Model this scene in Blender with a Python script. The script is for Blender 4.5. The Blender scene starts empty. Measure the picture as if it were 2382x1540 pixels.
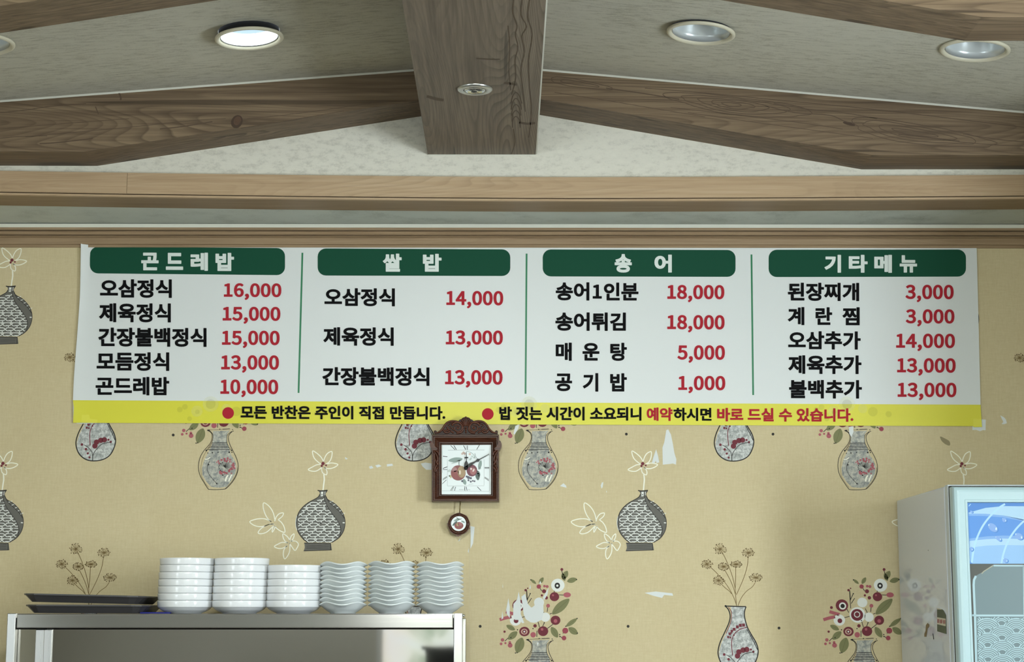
import bpy, bmesh, math, random
from mathutils import Vector, Matrix
from mathutils.geometry import tessellate_polygon
R = random.Random(7)
scn = bpy.context.scene
COL = scn.collection

# ---------------------------------------------------------------- camera, light, exposure
F = 4190.0                       # focal length in pixels of the 2382 wide frame
CX, CY, ZC = 1191.0, 770.0, 1.60
PITCH = math.atan(666.0 / F)
YAW = math.atan(17.0 * math.cos(PITCH) / F)
cd = bpy.data.cameras.new('camera')
cd.sensor_width = 36.0
cd.lens = 36.0 * F / 2382.0
cam = bpy.data.objects.new('camera', cd)
COL.objects.link(cam)
cam.location = (0, 0, ZC)
cam.rotation_euler = (math.pi / 2 + PITCH, 0, -YAW)
scn.camera = cam

scn.view_settings.view_transform = 'Standard'
scn.view_settings.look = 'None'
scn.view_settings.gamma = 1.0
scn.view_settings.use_curve_mapping = False
scn.view_settings.exposure = 0.04

W = bpy.data.worlds.new('world')
scn.world = W
W.use_nodes = True
W.node_tree.nodes['Background'].inputs[0].default_value = (0.75, 0.85, 1.0, 1)
W.node_tree.nodes['Background'].inputs[1].default_value = 0.6
W.cycles.sampling_method = 'NONE'      # the room is closed, no need to sample the sky
scn.cycles.diffuse_bounces = 3
scn.cycles.max_bounces = 8
scn.cycles.caustics_reflective = False
scn.cycles.caustics_refractive = False

WIN_REAR = 16.0                  # daylight radiance of the window wall behind the camera
FILL_LEFT = 7.5                  # radiance of a window added in the left wall as fill light
WIN_SIDE = 38.0                   # daylight radiance of the window in the right wall


def area_light(name, loc, target, sx, sy, watts, col=(1, 1, 1)):
    ld = bpy.data.lights.new(name, 'AREA')
    ld.shape = 'RECTANGLE'
    ld.size, ld.size_y = sx, sy
    ld.energy = watts
    ld.color = col
    o = bpy.data.objects.new(name, ld)
    COL.objects.link(o)
    o.location = loc
    o.rotation_euler = (Vector(target) - Vector(loc)).to_track_quat('-Z', 'Y').to_euler()
    return o


# ceiling lamps of the dining room, above and in front of the frame
area_light('ceiling_lamp_light', (-0.15, 3.1, 2.98), (-0.15, 3.3, 0), 0.16, 0.16, 45, (0.93, 1.0, 1.0))

# ---------------------------------------------------------------- helpers
_fw = Vector((math.sin(YAW) * math.cos(PITCH), math.cos(YAW) * math.cos(PITCH), math.sin(PITCH)))
_rt = Vector((math.cos(YAW), -math.sin(YAW), 0))
_up = _rt.cross(_fw)


def ray(px, py):
    return _fw * F + _rt * (px - CX) + _up * (CY - py)


def P(px, py, Y):
    """point of the vertical plane at depth Y that the photograph shows at (px, py)"""
    r = ray(px, py)
    return r * (Y / r.y) + Vector((0, 0, ZC))


def PZ(px, py, z):
    r = ray(px, py)
    return r * ((z - ZC) / r.z) + Vector((0, 0, ZC))


def YX(px, py, X):
    """depth at which pixel (px, py) has world x = X"""
    r = ray(px, py)
    return r.y * X / r.x


def lin(c):
    c = c / 255.0
    return c / 12.92 if c <= 0.04045 else ((c + 0.055) / 1.055) ** 2.4


def C(r, g, b):
    return (lin(r), lin(g), lin(b), 1.0)


MATS = {}


def mat(name, col=(0.5, 0.5, 0.5, 1), rough=0.6, metal=0.0, spec=0.35, coat=0.0, emit=None, estr=0.0, coat_rough=0.05):
    if name in MATS:
        return MATS[name]
    m = bpy.data.materials.new(name)
    m.use_nodes = True
    b = m.node_tree.nodes['Principled BSDF']
    b.inputs['Base Color'].default_value = col
    b.inputs['Roughness'].default_value = rough
    b.inputs['Metallic'].default_value = metal
    b.inputs['Specular IOR Level'].default_value = spec
    b.inputs['Coat Weight'].default_value = coat
    b.inputs['Coat Roughness'].default_value = coat_rough
    if emit:
        b.inputs['Emission Color'].default_value = emit
        b.inputs['Emission Strength'].default_value = estr
        if estr < 1:
            m.cycles.emission_sampling = 'NONE'
    MATS[name] = m
    return m


def nd(m, kind, **kw):
    n = m.node_tree.nodes.new(kind)
    for k, v in kw.items():
        setattr(n, k, v)
    return n


def link(m, a, b):
    m.node_tree.links.new(a, b)


def noise(m, vec, scale, detail=4.0, rough=0.6, dist=0.0):
    n = nd(m, 'ShaderNodeTexNoise')
    n.inputs['Scale'].default_value = scale
    n.inputs['Detail'].default_value = detail
    n.inputs['Roughness'].default_value = rough
    n.inputs['Distortion'].default_value = dist
    if vec is not None:
        link(m, vec, n.inputs['Vector'])
    return n.outputs['Fac']


def ramp(m, fac, stops):
    n = nd(m, 'ShaderNodeValToRGB')
    e = n.color_ramp.elements
    while len(e) > 1:
        e.remove(e[-1])
    e[0].position, e[0].color = stops[0]
    for p, c in stops[1:]:
        x = e.new(p)
        x.color = c
    link(m, fac, n.inputs['Fac'])
    return n.outputs['Color']


def mapping(m, scale, loc=(0, 0, 0), rot=(0, 0, 0), kind='Object'):
    tc = nd(m, 'ShaderNodeTexCoord')
    mp = nd(m, 'ShaderNodeMapping')
    mp.inputs['Scale'].default_value = scale
    mp.inputs['Location'].default_value = loc
    mp.inputs['Rotation'].default_value = rot
    link(m, tc.outputs[kind], mp.inputs['Vector'])
    return mp.outputs['Vector']


def mixc(m, fac, a, b, mode='MIX'):
    n = nd(m, 'ShaderNodeMix', data_type='RGBA', blend_type=mode)
    for sock, v in ((n.inputs[0], fac), (n.inputs[6], a), (n.inputs[7], b)):
        if hasattr(v, 'default_value') or hasattr(v, 'links'):
            link(m, v, sock)
        else:
            sock.default_value = v
    return n.outputs[2]


def math_(m, op, a, b=0.0, clamp=False):
    n = nd(m, 'ShaderNodeMath', operation=op, use_clamp=clamp)
    for sock, v in ((n.inputs[0], a), (n.inputs[1], b)):
        if hasattr(v, 'links'):
            link(m, v, sock)
        else:
            sock.default_value = v
    return n.outputs[0]


def bump(m, height, strength, dist=0.002):
    n = nd(m, 'ShaderNodeBump')
    n.inputs['Strength'].default_value = strength
    n.inputs['Distance'].default_value = dist
    link(m, height, n.inputs['Height'])
    link(m, n.outputs['Normal'], m.node_tree.nodes['Principled BSDF'].inputs['Normal'])


def base(m):
    return m.node_tree.nodes['Principled BSDF'].inputs['Base Color']


class MB:
    """collects polygons in world space"""

    def __init__(self):
        self.v, self.f, self.mi, self.sm = [], [], [], []

    def face(self, pts, mi=0, smooth=False):
        n = len(self.v)
        self.v.extend([Vector(p) for p in pts])
        self.f.append(tuple(range(n, n + len(pts))))
        self.mi.append(mi)
        self.sm.append(smooth)

    def grid(self, rows, mi=0, smooth=True, closed_u=False):
        n = len(self.v)
        w = len(rows[0])
        for r in rows:
            self.v.extend([Vector(p) for p in r])
        for j in range(len(rows) - 1):
            for i in range(w if closed_u else w - 1):
                k = (i + 1) % w
                self.f.append((n + j * w + i, n + j * w + k, n + (j + 1) * w + k, n + (j + 1) * w + i))
                self.mi.append(mi)
                self.sm.append(smooth)

    def box(self, x0, x1, y0, y1, z0, z1, mi=0):
        p = [Vector((x, y, z)) for z in (z0, z1) for y in (y0, y1) for x in (x0, x1)]
        for q in ((0, 2, 3, 1), (4, 5, 7, 6), (0, 1, 5, 4), (2, 6, 7, 3), (0, 4, 6, 2), (1, 3, 7, 5)):
            self.face([p[i] for i in q], mi)

    def xbar(self, x0, x1, prof, n=1, dz=None, mi=0):
        """closed (y, z) profile swept along x, with end caps"""
        rows = []
        for i in range(n + 1):
            x = x0 + (x1 - x0) * i / n
            d = dz(x) if dz else 0
            rows.append([(x, y, z + d) for y, z in prof])
        self.grid(rows, mi, False, True)
        self.face(rows[0], mi)
        self.face(rows[-1], mi)

    def prism(self, poly, y0, y1, mi=0):
        """closed (x, z) polygon swept from depth y0 to y1"""
        rows = [[(x, y, z) for x, z in poly] for y in (y0, y1)]
        self.grid(rows, mi, False, True)
        for y in (y0, y1):
            tri = tessellate_polygon([[Vector((x, z, 0)) for x, z in poly]])
            for t in tri:
                self.face([(poly[i][0], y, poly[i][1]) for i in t], mi)

    def lathe(self, prof, n, fn, mi=0, smooth=True):
        """(r, h) profile about an axis; fn(x, y, h) places it"""
        rows = [[fn(r * math.cos(2 * math.pi * i / n), r * math.sin(2 * math.pi * i / n), h) for i in range(n)] for r, h in prof]
        self.grid(rows, mi, smooth, True)

    def tube(self, pts, rad, n=6, mi=0):
        pts = [Vector(p) for p in pts]
        rows = []
        for i, p in enumerate(pts):
            t = (pts[min(i + 1, len(pts) - 1)] - pts[max(i - 1, 0)]).normalized()
            a = t.cross(Vector((0, 1, 0)))
            if a.length < 1e-3:
                a = t.cross(Vector((1, 0, 0)))
            a.normalize()
            b = t.cross(a)
            r = rad[i] if isinstance(rad, (list, tuple)) else rad
            rows.append([p + (a * math.cos(2 * math.pi * k / n) + b * math.sin(2 * math.pi * k / n)) * r for k in range(n)])
        self.grid(rows, mi, True, True)
        self.face(rows[0], mi)
        self.face(rows[-1], mi)

    def ball(self, c, rx, ry, rz, n=10, m=6, mi=0):
        rows = []
        for j in range(m + 1):
            a = math.pi * j / m
            rows.append([(c[0] + rx * math.sin(a) * math.cos(2 * math.pi * i / n), c[1] + ry * math.sin(a) * math.sin(2 * math.pi * i / n), c[2] + rz * math.cos(a)) for i in range(n)])
        self.grid(rows, mi, True, True)


WORLD = {}                       # world origin of every object built here


def place(name, data, origin, parent):
    o = bpy.data.objects.new(name, data)
    COL.objects.link(o)
    if parent:
        o.parent = parent
        o.location = origin - WORLD[parent.name]
    else:
        o.location = origin
    WORLD[o.name] = origin.copy()
    return o


def build(mb, name, mats, parent=None, origin=None, weld=True, bevel=0.0):
    if not isinstance(mats, (list, tuple)):
        mats = [mats]
    if origin is None:
        lo = [min(v[k] for v in mb.v) for k in range(3)]
        hi = [max(v[k] for v in mb.v) for k in range(3)]
        origin = Vector(((lo[0] + hi[0]) / 2, (lo[1] + hi[1]) / 2, lo[2]))
    me = bpy.data.meshes.new(name)
    me.from_pydata([v - origin for v in mb.v], [], mb.f)
    for m in mats:
        me.materials.append(m)
    me.polygons.foreach_set('material_index', mb.mi)
    me.polygons.foreach_set('use_smooth', mb.sm)
    if weld:
        bm = bmesh.new()
        bm.from_mesh(me)
        bmesh.ops.remove_doubles(bm, verts=bm.verts, dist=1e-5)
        bmesh.ops.recalc_face_normals(bm, faces=bm.faces)
        if bevel:
            ed = [e for e in bm.edges if len(e.link_faces) == 2 and e.calc_face_angle(0) > 0.6]
            bmesh.ops.bevel(bm, geom=ed, offset=bevel, segments=3, affect='EDGES', profile=0.5)
        bm.to_mesh(me)
        bm.free()
    me.update()
    return place(name, me, origin, parent)


def tag(o, label=None, cat=None, group=None, kind=None):
    for k, v in (('label', label), ('category', cat), ('group', group), ('kind', kind)):
        if v:
            o[k] = v
    return o


def thing(name, loc, label=None, cat=None, group=None, kind=None):
    o = place(name, None, Vector(loc), None)
    o.empty_display_size = 0.05
    return tag(o, label, cat, group, kind)


def copy_of(o, origin, parent=None):
    c = o.copy()
    COL.objects.link(c)
    c.parent = parent
    c.location = origin - (WORLD[parent.name] if parent else Vector((0, 0, 0)))
    WORLD[c.name] = origin.copy()
    return c


def box_obj(name, x0, x1, y0, y1, z0, z1, m, parent=None, bevel=0.0):
    mb = MB()
    mb.box(x0, x1, y0, y1, z0, z1)
    return build(mb, name, m, parent, bevel=bevel)


def smooth_path(pts, k=5, closed=False):
    pts = [Vector((p[0], p[1])) for p in pts]
    n = len(pts)
    if n < 3:
        return pts
    out = []
    for i in range(n if closed else n - 1):
        p0 = pts[(i - 1) % n] if closed or i > 0 else pts[0]
        p1 = pts[i]
        p2 = pts[(i + 1) % n]
        p3 = pts[(i + 2) % n] if closed or i + 2 < n else pts[-1]
        for j in range(k):
            t = j / k
            out.append(0.5 * ((2 * p1) + (p2 - p0) * t + (2 * p0 - 5 * p1 + 4 * p2 - p3) * t * t + (3 * p1 - p0 - 3 * p2 + p3) * t ** 3))
    if not closed:
        out.append(pts[-1])
    return out


class Art:
    """flat print: filled shapes and strokes given in pixels, laid on the plane at depth Y"""

    def __init__(self, Y, s=1.0, ox=0.0, oy=0.0):
        self.mb, self.Y, self.mats, self.lv = MB(), Y, [], 0
        self.view(s, ox, oy)

    def view(self, s, ox, oy):
        self.s, self.ox, self.oy = s, ox, oy

    def px(self, p):
        return (self.ox + p[0] / self.s, self.oy + p[1] / self.s)

    def mi(self, m):
        if m not in self.mats:
            self.mats.append(m)
        return self.mats.index(m)

    def up(self, n=1):
        self.lv += n

    def put(self, p):
        x, y = self.px(p)
        return P(x, y, self.Y - self.lv * 0.00008)

    def poly(self, pts, m, smooth=False, k=4):
        if smooth:
            pts = smooth_path(pts, k, True)
        v = [self.put(p) for p in pts]
        i = self.mi(m)
        for t in tessellate_polygon([[Vector((p[0], p[1], 0)) for p in pts]]):
            self.mb.face([v[a] for a in t], i)

    def stroke(self, pts, w, m, smooth=True, closed=False, k=4, clip=None):
        pts = smooth_path(pts, k, closed) if smooth else [Vector((p[0], p[1])) for p in pts]
        if closed:
            pts.append(pts[0])
        i = self.mi(m)
        n = len(pts)
        L = []
        for a in range(n):
            d = pts[min(a + 1, n - 1)] - pts[max(a - 1, 0)]
            d = d.normalized() if d.length > 1e-9 else Vector((1, 0))
            o = Vector((-d.y, d.x)) * (w / 2)
            L.append((pts[a] + o, pts[a] - o))
        for a in range(n - 1):
            if clip and not (clip(pts[a]) and clip(pts[a + 1])):
                continue
            self.mb.face([self.put(q) for q in (L[a][0], L[a][1], L[a + 1][1], L[a + 1][0])], i)

    def disc(self, x, y, r, m, ry=None, n=14, rot=0.0):
        ry = ry or r
        c, s = math.cos(rot), math.sin(rot)
        pts = []
        for i in range(n):
            a, b = r * math.cos(2 * math.pi * i / n), ry * math.sin(2 * math.pi * i / n)
            pts.append((x + a * c - b * s, y + a * s + b * c))
        self.mb.face([self.put(p) for p in pts], self.mi(m))

    def leaf(self, a, b, w, m):
        a, b = Vector(a), Vector(b)
        d = b - a
        o = Vector((-d.y, d.x)).normalized() * w / 2
        pts = [a, a + d * .2 + o * .72, a + d * .5 + o, a + d * .8 + o * .7, b, a + d * .8 - o * .7, a + d * .5 - o, a + d * .2 - o * .72]
        self.poly([tuple(p) for p in pts], m, True, 3)

    def make(self, name, parent):
        return build(self.mb, name, self.mats, parent, weld=False)


def inside(poly):
    def f(p):
        x, y = p[0], p[1]
        c = False
        n = len(poly)
        for i in range(n):
            x1, y1 = poly[i][0], poly[i][1]
            x2, y2 = poly[i - 1][0], poly[i - 1][1]
            if (y1 > y) != (y2 > y) and x < (x2 - x1) * (y - y1) / (y2 - y1) + x1:
                c = not c
        return c
    return f


# ---------------------------------------------------------------- materials
def wood(name, dark, mid, light, rot=(0, 0, 0), scale=1.0, rough=0.55, knots=True, seed=0.0, bumps=0.25, rings=9.0, line=0.55, axis='x'):
    """weathered timber with the grain along local x before rotation; growth rings are contours of a stretched noise"""
    m = mat(name, mid, rough, spec=0.25)
    k = scale

    def st(a, b):                # stretch along the grain
        return (a * k, b * k, b * k) if axis == 'x' else (b * k, a * k, b * k)
    v = mapping(m, st(0.19, 2.9), (seed, seed * .7, seed * .3), rot)
    field = noise(m, v, 1.15, 2.2, 0.42, 0.15)
    saw = math_(m, 'FRACT', math_(m, 'MULTIPLY', field, rings * 3.2))
    edge = ramp(m, saw, [(0.0, (1, 1, 1, 1)), (0.10, (0.75, 0.75, 0.75, 1)), (0.45, (0.15, 0.15, 0.15, 1)), (0.9, (0.0, 0.0, 0.0, 1)), (1.0, (1, 1, 1, 1))])
    vf = mapping(m, st(2.2, 85), (seed, 0, seed), rot)
    fib = noise(m, vf, 1.0, 4.0, 0.65)
    big = noise(m, mapping(m, st(0.7, 3.5), (seed * 3, 1, seed), rot), 1.0, 3.0, 0.6)
    d = math_(m, 'ADD', math_(m, 'MULTIPLY', fib, 0.6), math_(m, 'MULTIPLY', big, 0.4))
    col = ramp(m, d, [(0.30, dark), (0.48, mid), (0.68, light)])
    patch = ramp(m, big, [(0.38, (0.25, 0.25, 0.25, 1)), (0.58, (1, 1, 1, 1))])
    col = mixc(m, math_(m, 'MULTIPLY', math_(m, 'MULTIPLY', edge, patch), line), col, (dark[0] * .5, dark[1] * .48, dark[2] * .46, 1))
    if knots:
        vc = mapping(m, st(1.0, 2.6), (seed * 1.7, seed, seed), rot)
        vor = nd(m, 'ShaderNodeTexVoronoi', feature='F1')
        vor.inputs['Scale'].default_value = 1.3
        link(m, vc, vor.inputs['Vector'])
        kn = ramp(m, vor.outputs['Distance'], [(0.0, (1, 1, 1, 1)), (0.09, (0.8, 0.8, 0.8, 1)), (0.15, (0, 0, 0, 1))])
        col = mixc(m, math_(m, 'MULTIPLY', kn, 0.7), col, (dark[0] * .45, dark[1] * .42, dark[2] * .42, 1))
        # long thin drying cracks
        ck = noise(m, mapping(m, st(0.9, 30), (seed * 2.1, seed, 0), rot), 1.0, 1.0, 0.5)
        crack = ramp(m, ck, [(0.27, (1, 1, 1, 1)), (0.30, (0, 0, 0, 1))])
        col = mixc(m, math_(m, 'MULTIPLY', crack, 0.6), col, (dark[0] * .35, dark[1] * .35, dark[2] * .35, 1))
    link(m, col, base(m))
    bump(m, d, bumps, 0.003)
    return m


BEAM_D, BEAM_M, BEAM_L = C(82, 68, 55), C(122, 103, 82), C(150, 130, 105)
M_raft = wood('rafter_wood', BEAM_D, BEAM_M, BEAM_L, seed=3.1, rings=36.0, line=0.62)
M_ridge = wood('ridge_wood', C(92, 81, 70), C(122, 109, 94), C(144, 130, 113), axis='y', seed=11.4, rings=30.0, line=0.55)
M_oak = wood('light_oak', C(170, 143, 112), C(190, 163, 131), C(202, 177, 146), seed=5.0, scale=1.4, knots=False, rough=0.5, bumps=0.1, rings=26.0, line=0.24)
M_oak2 = wood('oak_trim', C(134, 110, 84), C(156, 131, 102), C(170, 146, 116), seed=8.0, scale=1.4, knots=False, rough=0.5, bumps=0.1, rings=26.0, line=0.22)


def paper(name, c0, c1, streak=(3, 60), amount=0.5, rot=(0, 0, 0)):
    m = mat(name, c0, 0.85, spec=0.2)
    v = mapping(m, (streak[0], streak[0] * 1.3, streak[1]), rot=rot)
    s = noise(m, v, 1.6, 4.0, 0.65)
    v2 = mapping(m, (1, 1, 1))
    big = noise(m, v2, 2.6, 3.0, 0.6)
    grit = noise(m, v2, 180.0, 2.0, 0.6)
    f = math_(m, 'ADD', math_(m, 'MULTIPLY', s, 0.62), math_(m, 'MULTIPLY', big, 0.2))
    f = math_(m, 'ADD', f, math_(m, 'MULTIPLY', grit, 0.18))
    col = ramp(m, f, [(0.36, c1), (0.50, c0), (0.75, (min(1, c0[0] * 1.08), min(1, c0[1] * 1.08), min(1, c0[2] * 1.08), 1))])
    link(m, col, base(m))
    bump(m, grit, 0.12, 0.001)
    return m


M_ceil = paper('ceiling_paper', C(206, 203, 188), C(176, 172, 156), (9, 9), rot=(0, 0, 0))
# the ceiling dashes run across the room
_n = M_ceil.node_tree
for n_ in _n.nodes:
    if n_.type == 'MAPPING' and abs(n_.inputs['Scale'].default_value[0] - 9) < .1:
        n_.inputs['Scale'].default_value = (11, 60, 60)
M_gable = paper('gable_paper', C(226, 223, 211), C(205, 202, 190), (20, 44))
M_soffit = paper('soffit_paper', C(206, 210, 200), C(184, 188, 177), (4, 30))

M_wall = mat('yellow_wallpaper', C(217, 199, 142), 0.75, spec=0.25)
_v = mapping(M_wall, (1, 1, 1))
_a = noise(M_wall, mapping(M_wall, (160, 160, 30)), 1.0, 3.0, 0.6)
_b = noise(M_wall, mapping(M_wall, (30, 30, 160)), 1.0, 3.0, 0.6)
_big = noise(M_wall, _v, 3.0, 4.0, 0.65)
_g = noise(M_wall, _v, 260.0, 2.0, 0.7)
_f = math_(M_wall, 'ADD', math_(M_wall, 'MULTIPLY', _a, 0.3), math_(M_wall, 'MULTIPLY', _b, 0.3))
_f = math_(M_wall, 'ADD', _f, math_(M_wall, 'MULTIPLY', _big, 0.25))
_f = math_(M_wall, 'ADD', _f, math_(M_wall, 'MULTIPLY', _g, 0.15))
link(M_wall, ramp(M_wall, _f, [(0.34, C(203, 186, 147)), (0.5, C(210, 195, 156)), (0.66, C(217, 203, 166))]), base(M_wall))
bump(M_wall, _f, 0.1, 0.001)

M_plain = mat('plain_wall', C(196, 192, 178), 0.8)
M_dim = mat('grey_wall', C(190, 187, 180), 0.8)
M_floor = wood('floor_wood', C(52, 46, 40), C(74, 66, 58), C(92, 84, 74), seed=2.0, knots=False)
M_caulk = mat('white_caulk', C(226, 226, 214), 0.6)
M_white = mat('white_print', C(232, 236, 236), 0.55)

# ---------------------------------------------------------------- the room
D = 5.97                         # papered wall with the menu
XL, XR, YB = -3.2, 2.6, -2.0
ZS = P(1174, 527, D).z           # underside of the dropped soffit
YS = PZ(1174, 490, ZS).y         # where the soffit paper meets its wooden edge
YF = PZ(1174, 468, ZS - 0.004).y  # front of the wooden edge
ZT = P(1174, 412, YF).z
YG = YF + 0.02                   # upper wall above the soffit


def sag(x):
    """the soffit edge hangs a little lower in the middle than at its ends"""
    return 0.019 * (max(0.0, 0.2 - x) / 1.8) ** 1.5 + 0.010 * (max(0.0, x - 0.2) / 1.5) ** 1.5


# wall with the menu: plaster and strips of wallpaper
w = thing('wall_back', (0, D, 0), kind='structure')
box_obj('plaster', XL, XR, D, D + 0.1, 0, ZS, M_plain, w)
seams = [P(345 + 747 * k, 1225, D).x for k in range(-1, 3)]
edges = [XL] + seams + [XR]
for i in range(len(edges) - 1):
    t = 0.0008 if i % 2 else 0.0005
    box_obj('wallpaper_strip', edges[i] + 0.0002, edges[i + 1] + (0.001 if i % 2 else -0.0002), D - t, D, 0, ZS, M_wall, w)
WALL = w

# upper wall, soffit, sloping ceiling
g0 = P(977, 271, YG)
mb = MB()
mb.box(XL, XR, YG, YG + 0.08, ZS + 0.035, 3.5)
tag(build(mb, 'wall_upper', M_gable), kind='structure')
mb = MB()
rows = []
for i in range(33):
    x = XL + (XR - XL) * i / 32
    rows.append([(x, D, ZS), (x, (D + YS) / 2, ZS + sag(x) * .5), (x, YS - 0.005, ZS + sag(x))])
mb.grid(rows, 0, True)
tag(build(mb, 'ceiling_soffit', M_soffit), kind='structure')

# wooden edge of the soffit: two face boards with a butt joint, a thin lip and the underside board
tr = thing('trim_1', (0, YF, ZS), kind='structure')
zl = P(1174, 463.2, YF).z
zg = P(1174, 460.6, YF).z
xj = P(295, 440, YF).x
for a, b in ((XL, xj - 0.0006), (xj + 0.0006, XR)):
    mb = MB()
    mb.xbar(a, b, [(YF, zg), (YF, ZT), (YG, ZT), (YG, zg)], 24, sag)
    build(mb, 'board', M_oak, tr)
mb = MB()
mb.xbar(XL, XR, [(YF - 0.0015, ZS - 0.004), (YF - 0.0015, zl), (YF + 0.012, zl), (YF + 0.012, ZS - 0.004)], 32, sag)
build(mb, 'lip', M_oak, tr)
mb = MB()
mb.xbar(XL, XR, [(YF + 0.012, ZS - 0.004), (YF + 0.012, ZS + 0.02), (YS, ZS + 0.02), (YS, ZS - 0.004)], 32, sag)
build(mb, 'underside_board', M_oak2, tr)
mb = MB()
mb.xbar(XL, XR, [(YF + 0.009, zg - 0.005), (YF + 0.009, zg + 0.003), (YG, zg + 0.003), (YG, zg - 0.005)], 24, sag)
build(mb, 'groove', mat('dark_gap', C(52, 38, 28), 0.9), tr)

# crown moulding where wall and soffit meet
prof = []
for off, py in ((0.0, 577), (0.008, 576), (0.008, 570), (0.013, 568.5), (0.016, 556), (0.016, 553.5), (0.023, 552), (0.025, 550.3), (0.022, 549.2), (0.006, 549), (0.006, 547), (0.021, 546.4), (0.026, 539), (0.008, 538.6), (0.008, 536.4), (0.030, 535.6), (0.031, 531)):
    prof.append((D - off, P(1174, py, D - off).z))
prof += [(D - 0.031, ZS), (D, ZS)]
mb = MB()
mb.xbar(XL, XR, prof, 1)
tr2 = tag(build(mb, 'trim_2', M_oak2), kind='structure')
mb = MB()
zz = P(1174, 529, D - 0.033).z
mb.xbar(XL, XR, [(D - 0.033, zz - 0.001), (D - 0.040, ZS - 0.0005), (D - 0.031, ZS - 0.0005)], 1)
build(mb, 'caulk_bead', M_caulk, tr2)

# sloping ceiling, two planes meeting over the ridge beam
Y1F = YG * 0.968
la, lb = P(960, 162, Y1F), P(0, 234, Y1F)
ra, rb = P(1260, 161, Y1F), P(2382, 259.5, Y1F)
SL = (la.z - lb.z) / (la.x - lb.x)
SR = (ra.z - rb.z) / (ra.x - rb.x)
XM = (la.x + ra.x) / 2


def zceil(x):
    return la.z + SL * (x - la.x) if x < XM else ra.z + SR * (x - ra.x)


def hit_ceiling(px, py):
    r = ray(px, py)
    s, z0, x0 = (SL, la.z, la.x) if px < 1100 else (SR, ra.z, ra.x)
    t = (z0 - s * x0 - ZC) / (r.z - s * r.x)
    return r * t + Vector((0, 0, ZC))


LIGHTS = [(579, 66, 0.195, 0.020, True), (1631, 67, 0.195, 0.008, False), (2268, 113, 0.195, 0.002, False), (-48, 101, 0.195, 0.002, False)]
lights = []
for px, py, dia, drop, lit in LIGHTS:
    p = hit_ceiling(px, py + (drop * 300))
    lights.append((p, dia / 2, drop, lit))
mb = MB()
for side in (0, 1):
    x0, x1 = ((XL, XM), (XM, XR))[side]
    loops = [[Vector((x0, YB, 0)), Vector((x1, YB, 0)), Vector((x1, YG, 0)), Vector((x0, YG, 0))]]
    for p, r, drop, lit in lights:
        if x0 < p.x < x1:
            loops.append([Vector((p.x + r * .9 * math.cos(a * math.pi / 16), p.y + r * .9 * math.sin(a * math.pi / 16), 0)) for a in range(32)])
    allp = [q for l in loops for q in l]
    for t in tessellate_polygon(loops):
        mb.face([(allp[i].x, allp[i].y, zceil(allp[i].x + (-1e-6 if side == 0 else 1e-6))) for i in t])
tag(build(mb, 'ceiling', M_ceil), kind='structure')

# other walls, floor, windows that light the room
box_obj('floor', XL, XR, YB, D, -0.05, 0, M_floor)['kind'] = 'structure'


def holed_wall(name, axis, pos, lo, hi, w0, w1, zb, zt, out):
    mb = MB()
    a, b = (pos, pos + out) if out > 0 else (pos + out, pos)
    for u0, u1, z0, z1 in ((lo, w0, 0, 3.5), (w1, hi, 0, 3.5), (w0, w1, 0, zb), (w0, w1, zt, 3.5)):
        if axis == 'x':
            mb.box(a, b, u0, u1, z0, z1)
        else:
            mb.box(u0, u1, a, b, z0, z1)
    return tag(build(mb, name, M_dim if axis == 'y' else M_plain, weld=False), kind='structure')


WR = (-0.9, 2.4, 0.4, 2.75)      # rear window: x0, x1, z0, z1
WS = (2.3, 3.15, 1.15, 2.35)       # side window: y0, y1, z0, z1
holed_wall('wall_front', 'y', YB, XL, XR, WR[0], WR[1], WR[2], WR[3], -0.1)
WL = (0.2, 1.9, 1.0, 2.4)        # added left fill window: y0, y1, z0, z1
holed_wall('wall_left', 'x', XL, YB, D, WL[0], WL[1], WL[2], WL[3], -0.1)
holed_wall('wall_right', 'x', XR, YB, D, WS[0], WS[1], WS[2], WS[3], 0.1)
M_day = bpy.data.materials.new('daylit_glass')
M_day.use_nodes = True
_t = M_day.node_tree
_t.nodes.remove(_t.nodes['Principled BSDF'])
_e = _t.nodes.new('ShaderNodeEmission')
_gn = noise(M_day, mapping(M_day, (1, 1, 1)), 3.5, 3.0, 0.65, 0.8)
_hue = noise(M_day, mapping(M_day, (1, 1, 1), (4, 2, 9)), 1.6, 1.0, 0.6)
_c1 = ramp(M_day, _gn, [(0.35, (0.50, 0.60, 0.50, 1)), (0.5, (0.93, 0.98, 0.93, 1)), (0.7, (0.90, 1.0, 1.08, 1))])
_c2 = ramp(M_day, _hue, [(0.4, (1.0, 0.80, 0.68, 1)), (0.58, (0.90, 1.0, 0.86, 1))])
link(M_day, mixc(M_day, 0.4, _c1, _c2, 'MULTIPLY'), _e.inputs['Color'])
# outside the rear window: hedge and red leaves below, open sky above
_sep = nd(M_day, 'ShaderNodeSeparateXYZ')
_geo = nd(M_day, 'ShaderNodeNewGeometry')
link(M_day, _geo.outputs['Position'], _sep.inputs[0])
_hz = math_(M_day, 'ADD', _sep.outputs[2], math_(M_day, 'MULTIPLY', _gn, 0.35))
_mr = nd(M_day, 'ShaderNodeMapRange')
_mr.inputs['From Min'].default_value, _mr.inputs['From Max'].default_value = 1.95, 2.15
_mr.inputs['To Min'].default_value, _mr.inputs['To Max'].default_value = 1.6, WIN_REAR
link(M_day, _hz, _mr.inputs['Value'])
link(M_day, _mr.outputs[0], _e.inputs['Strength'])
link(M_day, _e.outputs[0], _t.nodes['Material Output'].inputs[0])
M_day2 = bpy.data.materials.new('daylit_curtain')
M_day2.use_nodes = True
_b = M_day2.node_tree.nodes['Principled BSDF']
_b.inputs['Emission Color'].default_value = (0.89, 1.0, 1.07, 1)
_b.inputs['Emission Strength'].default_value = WIN_SIDE
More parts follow.
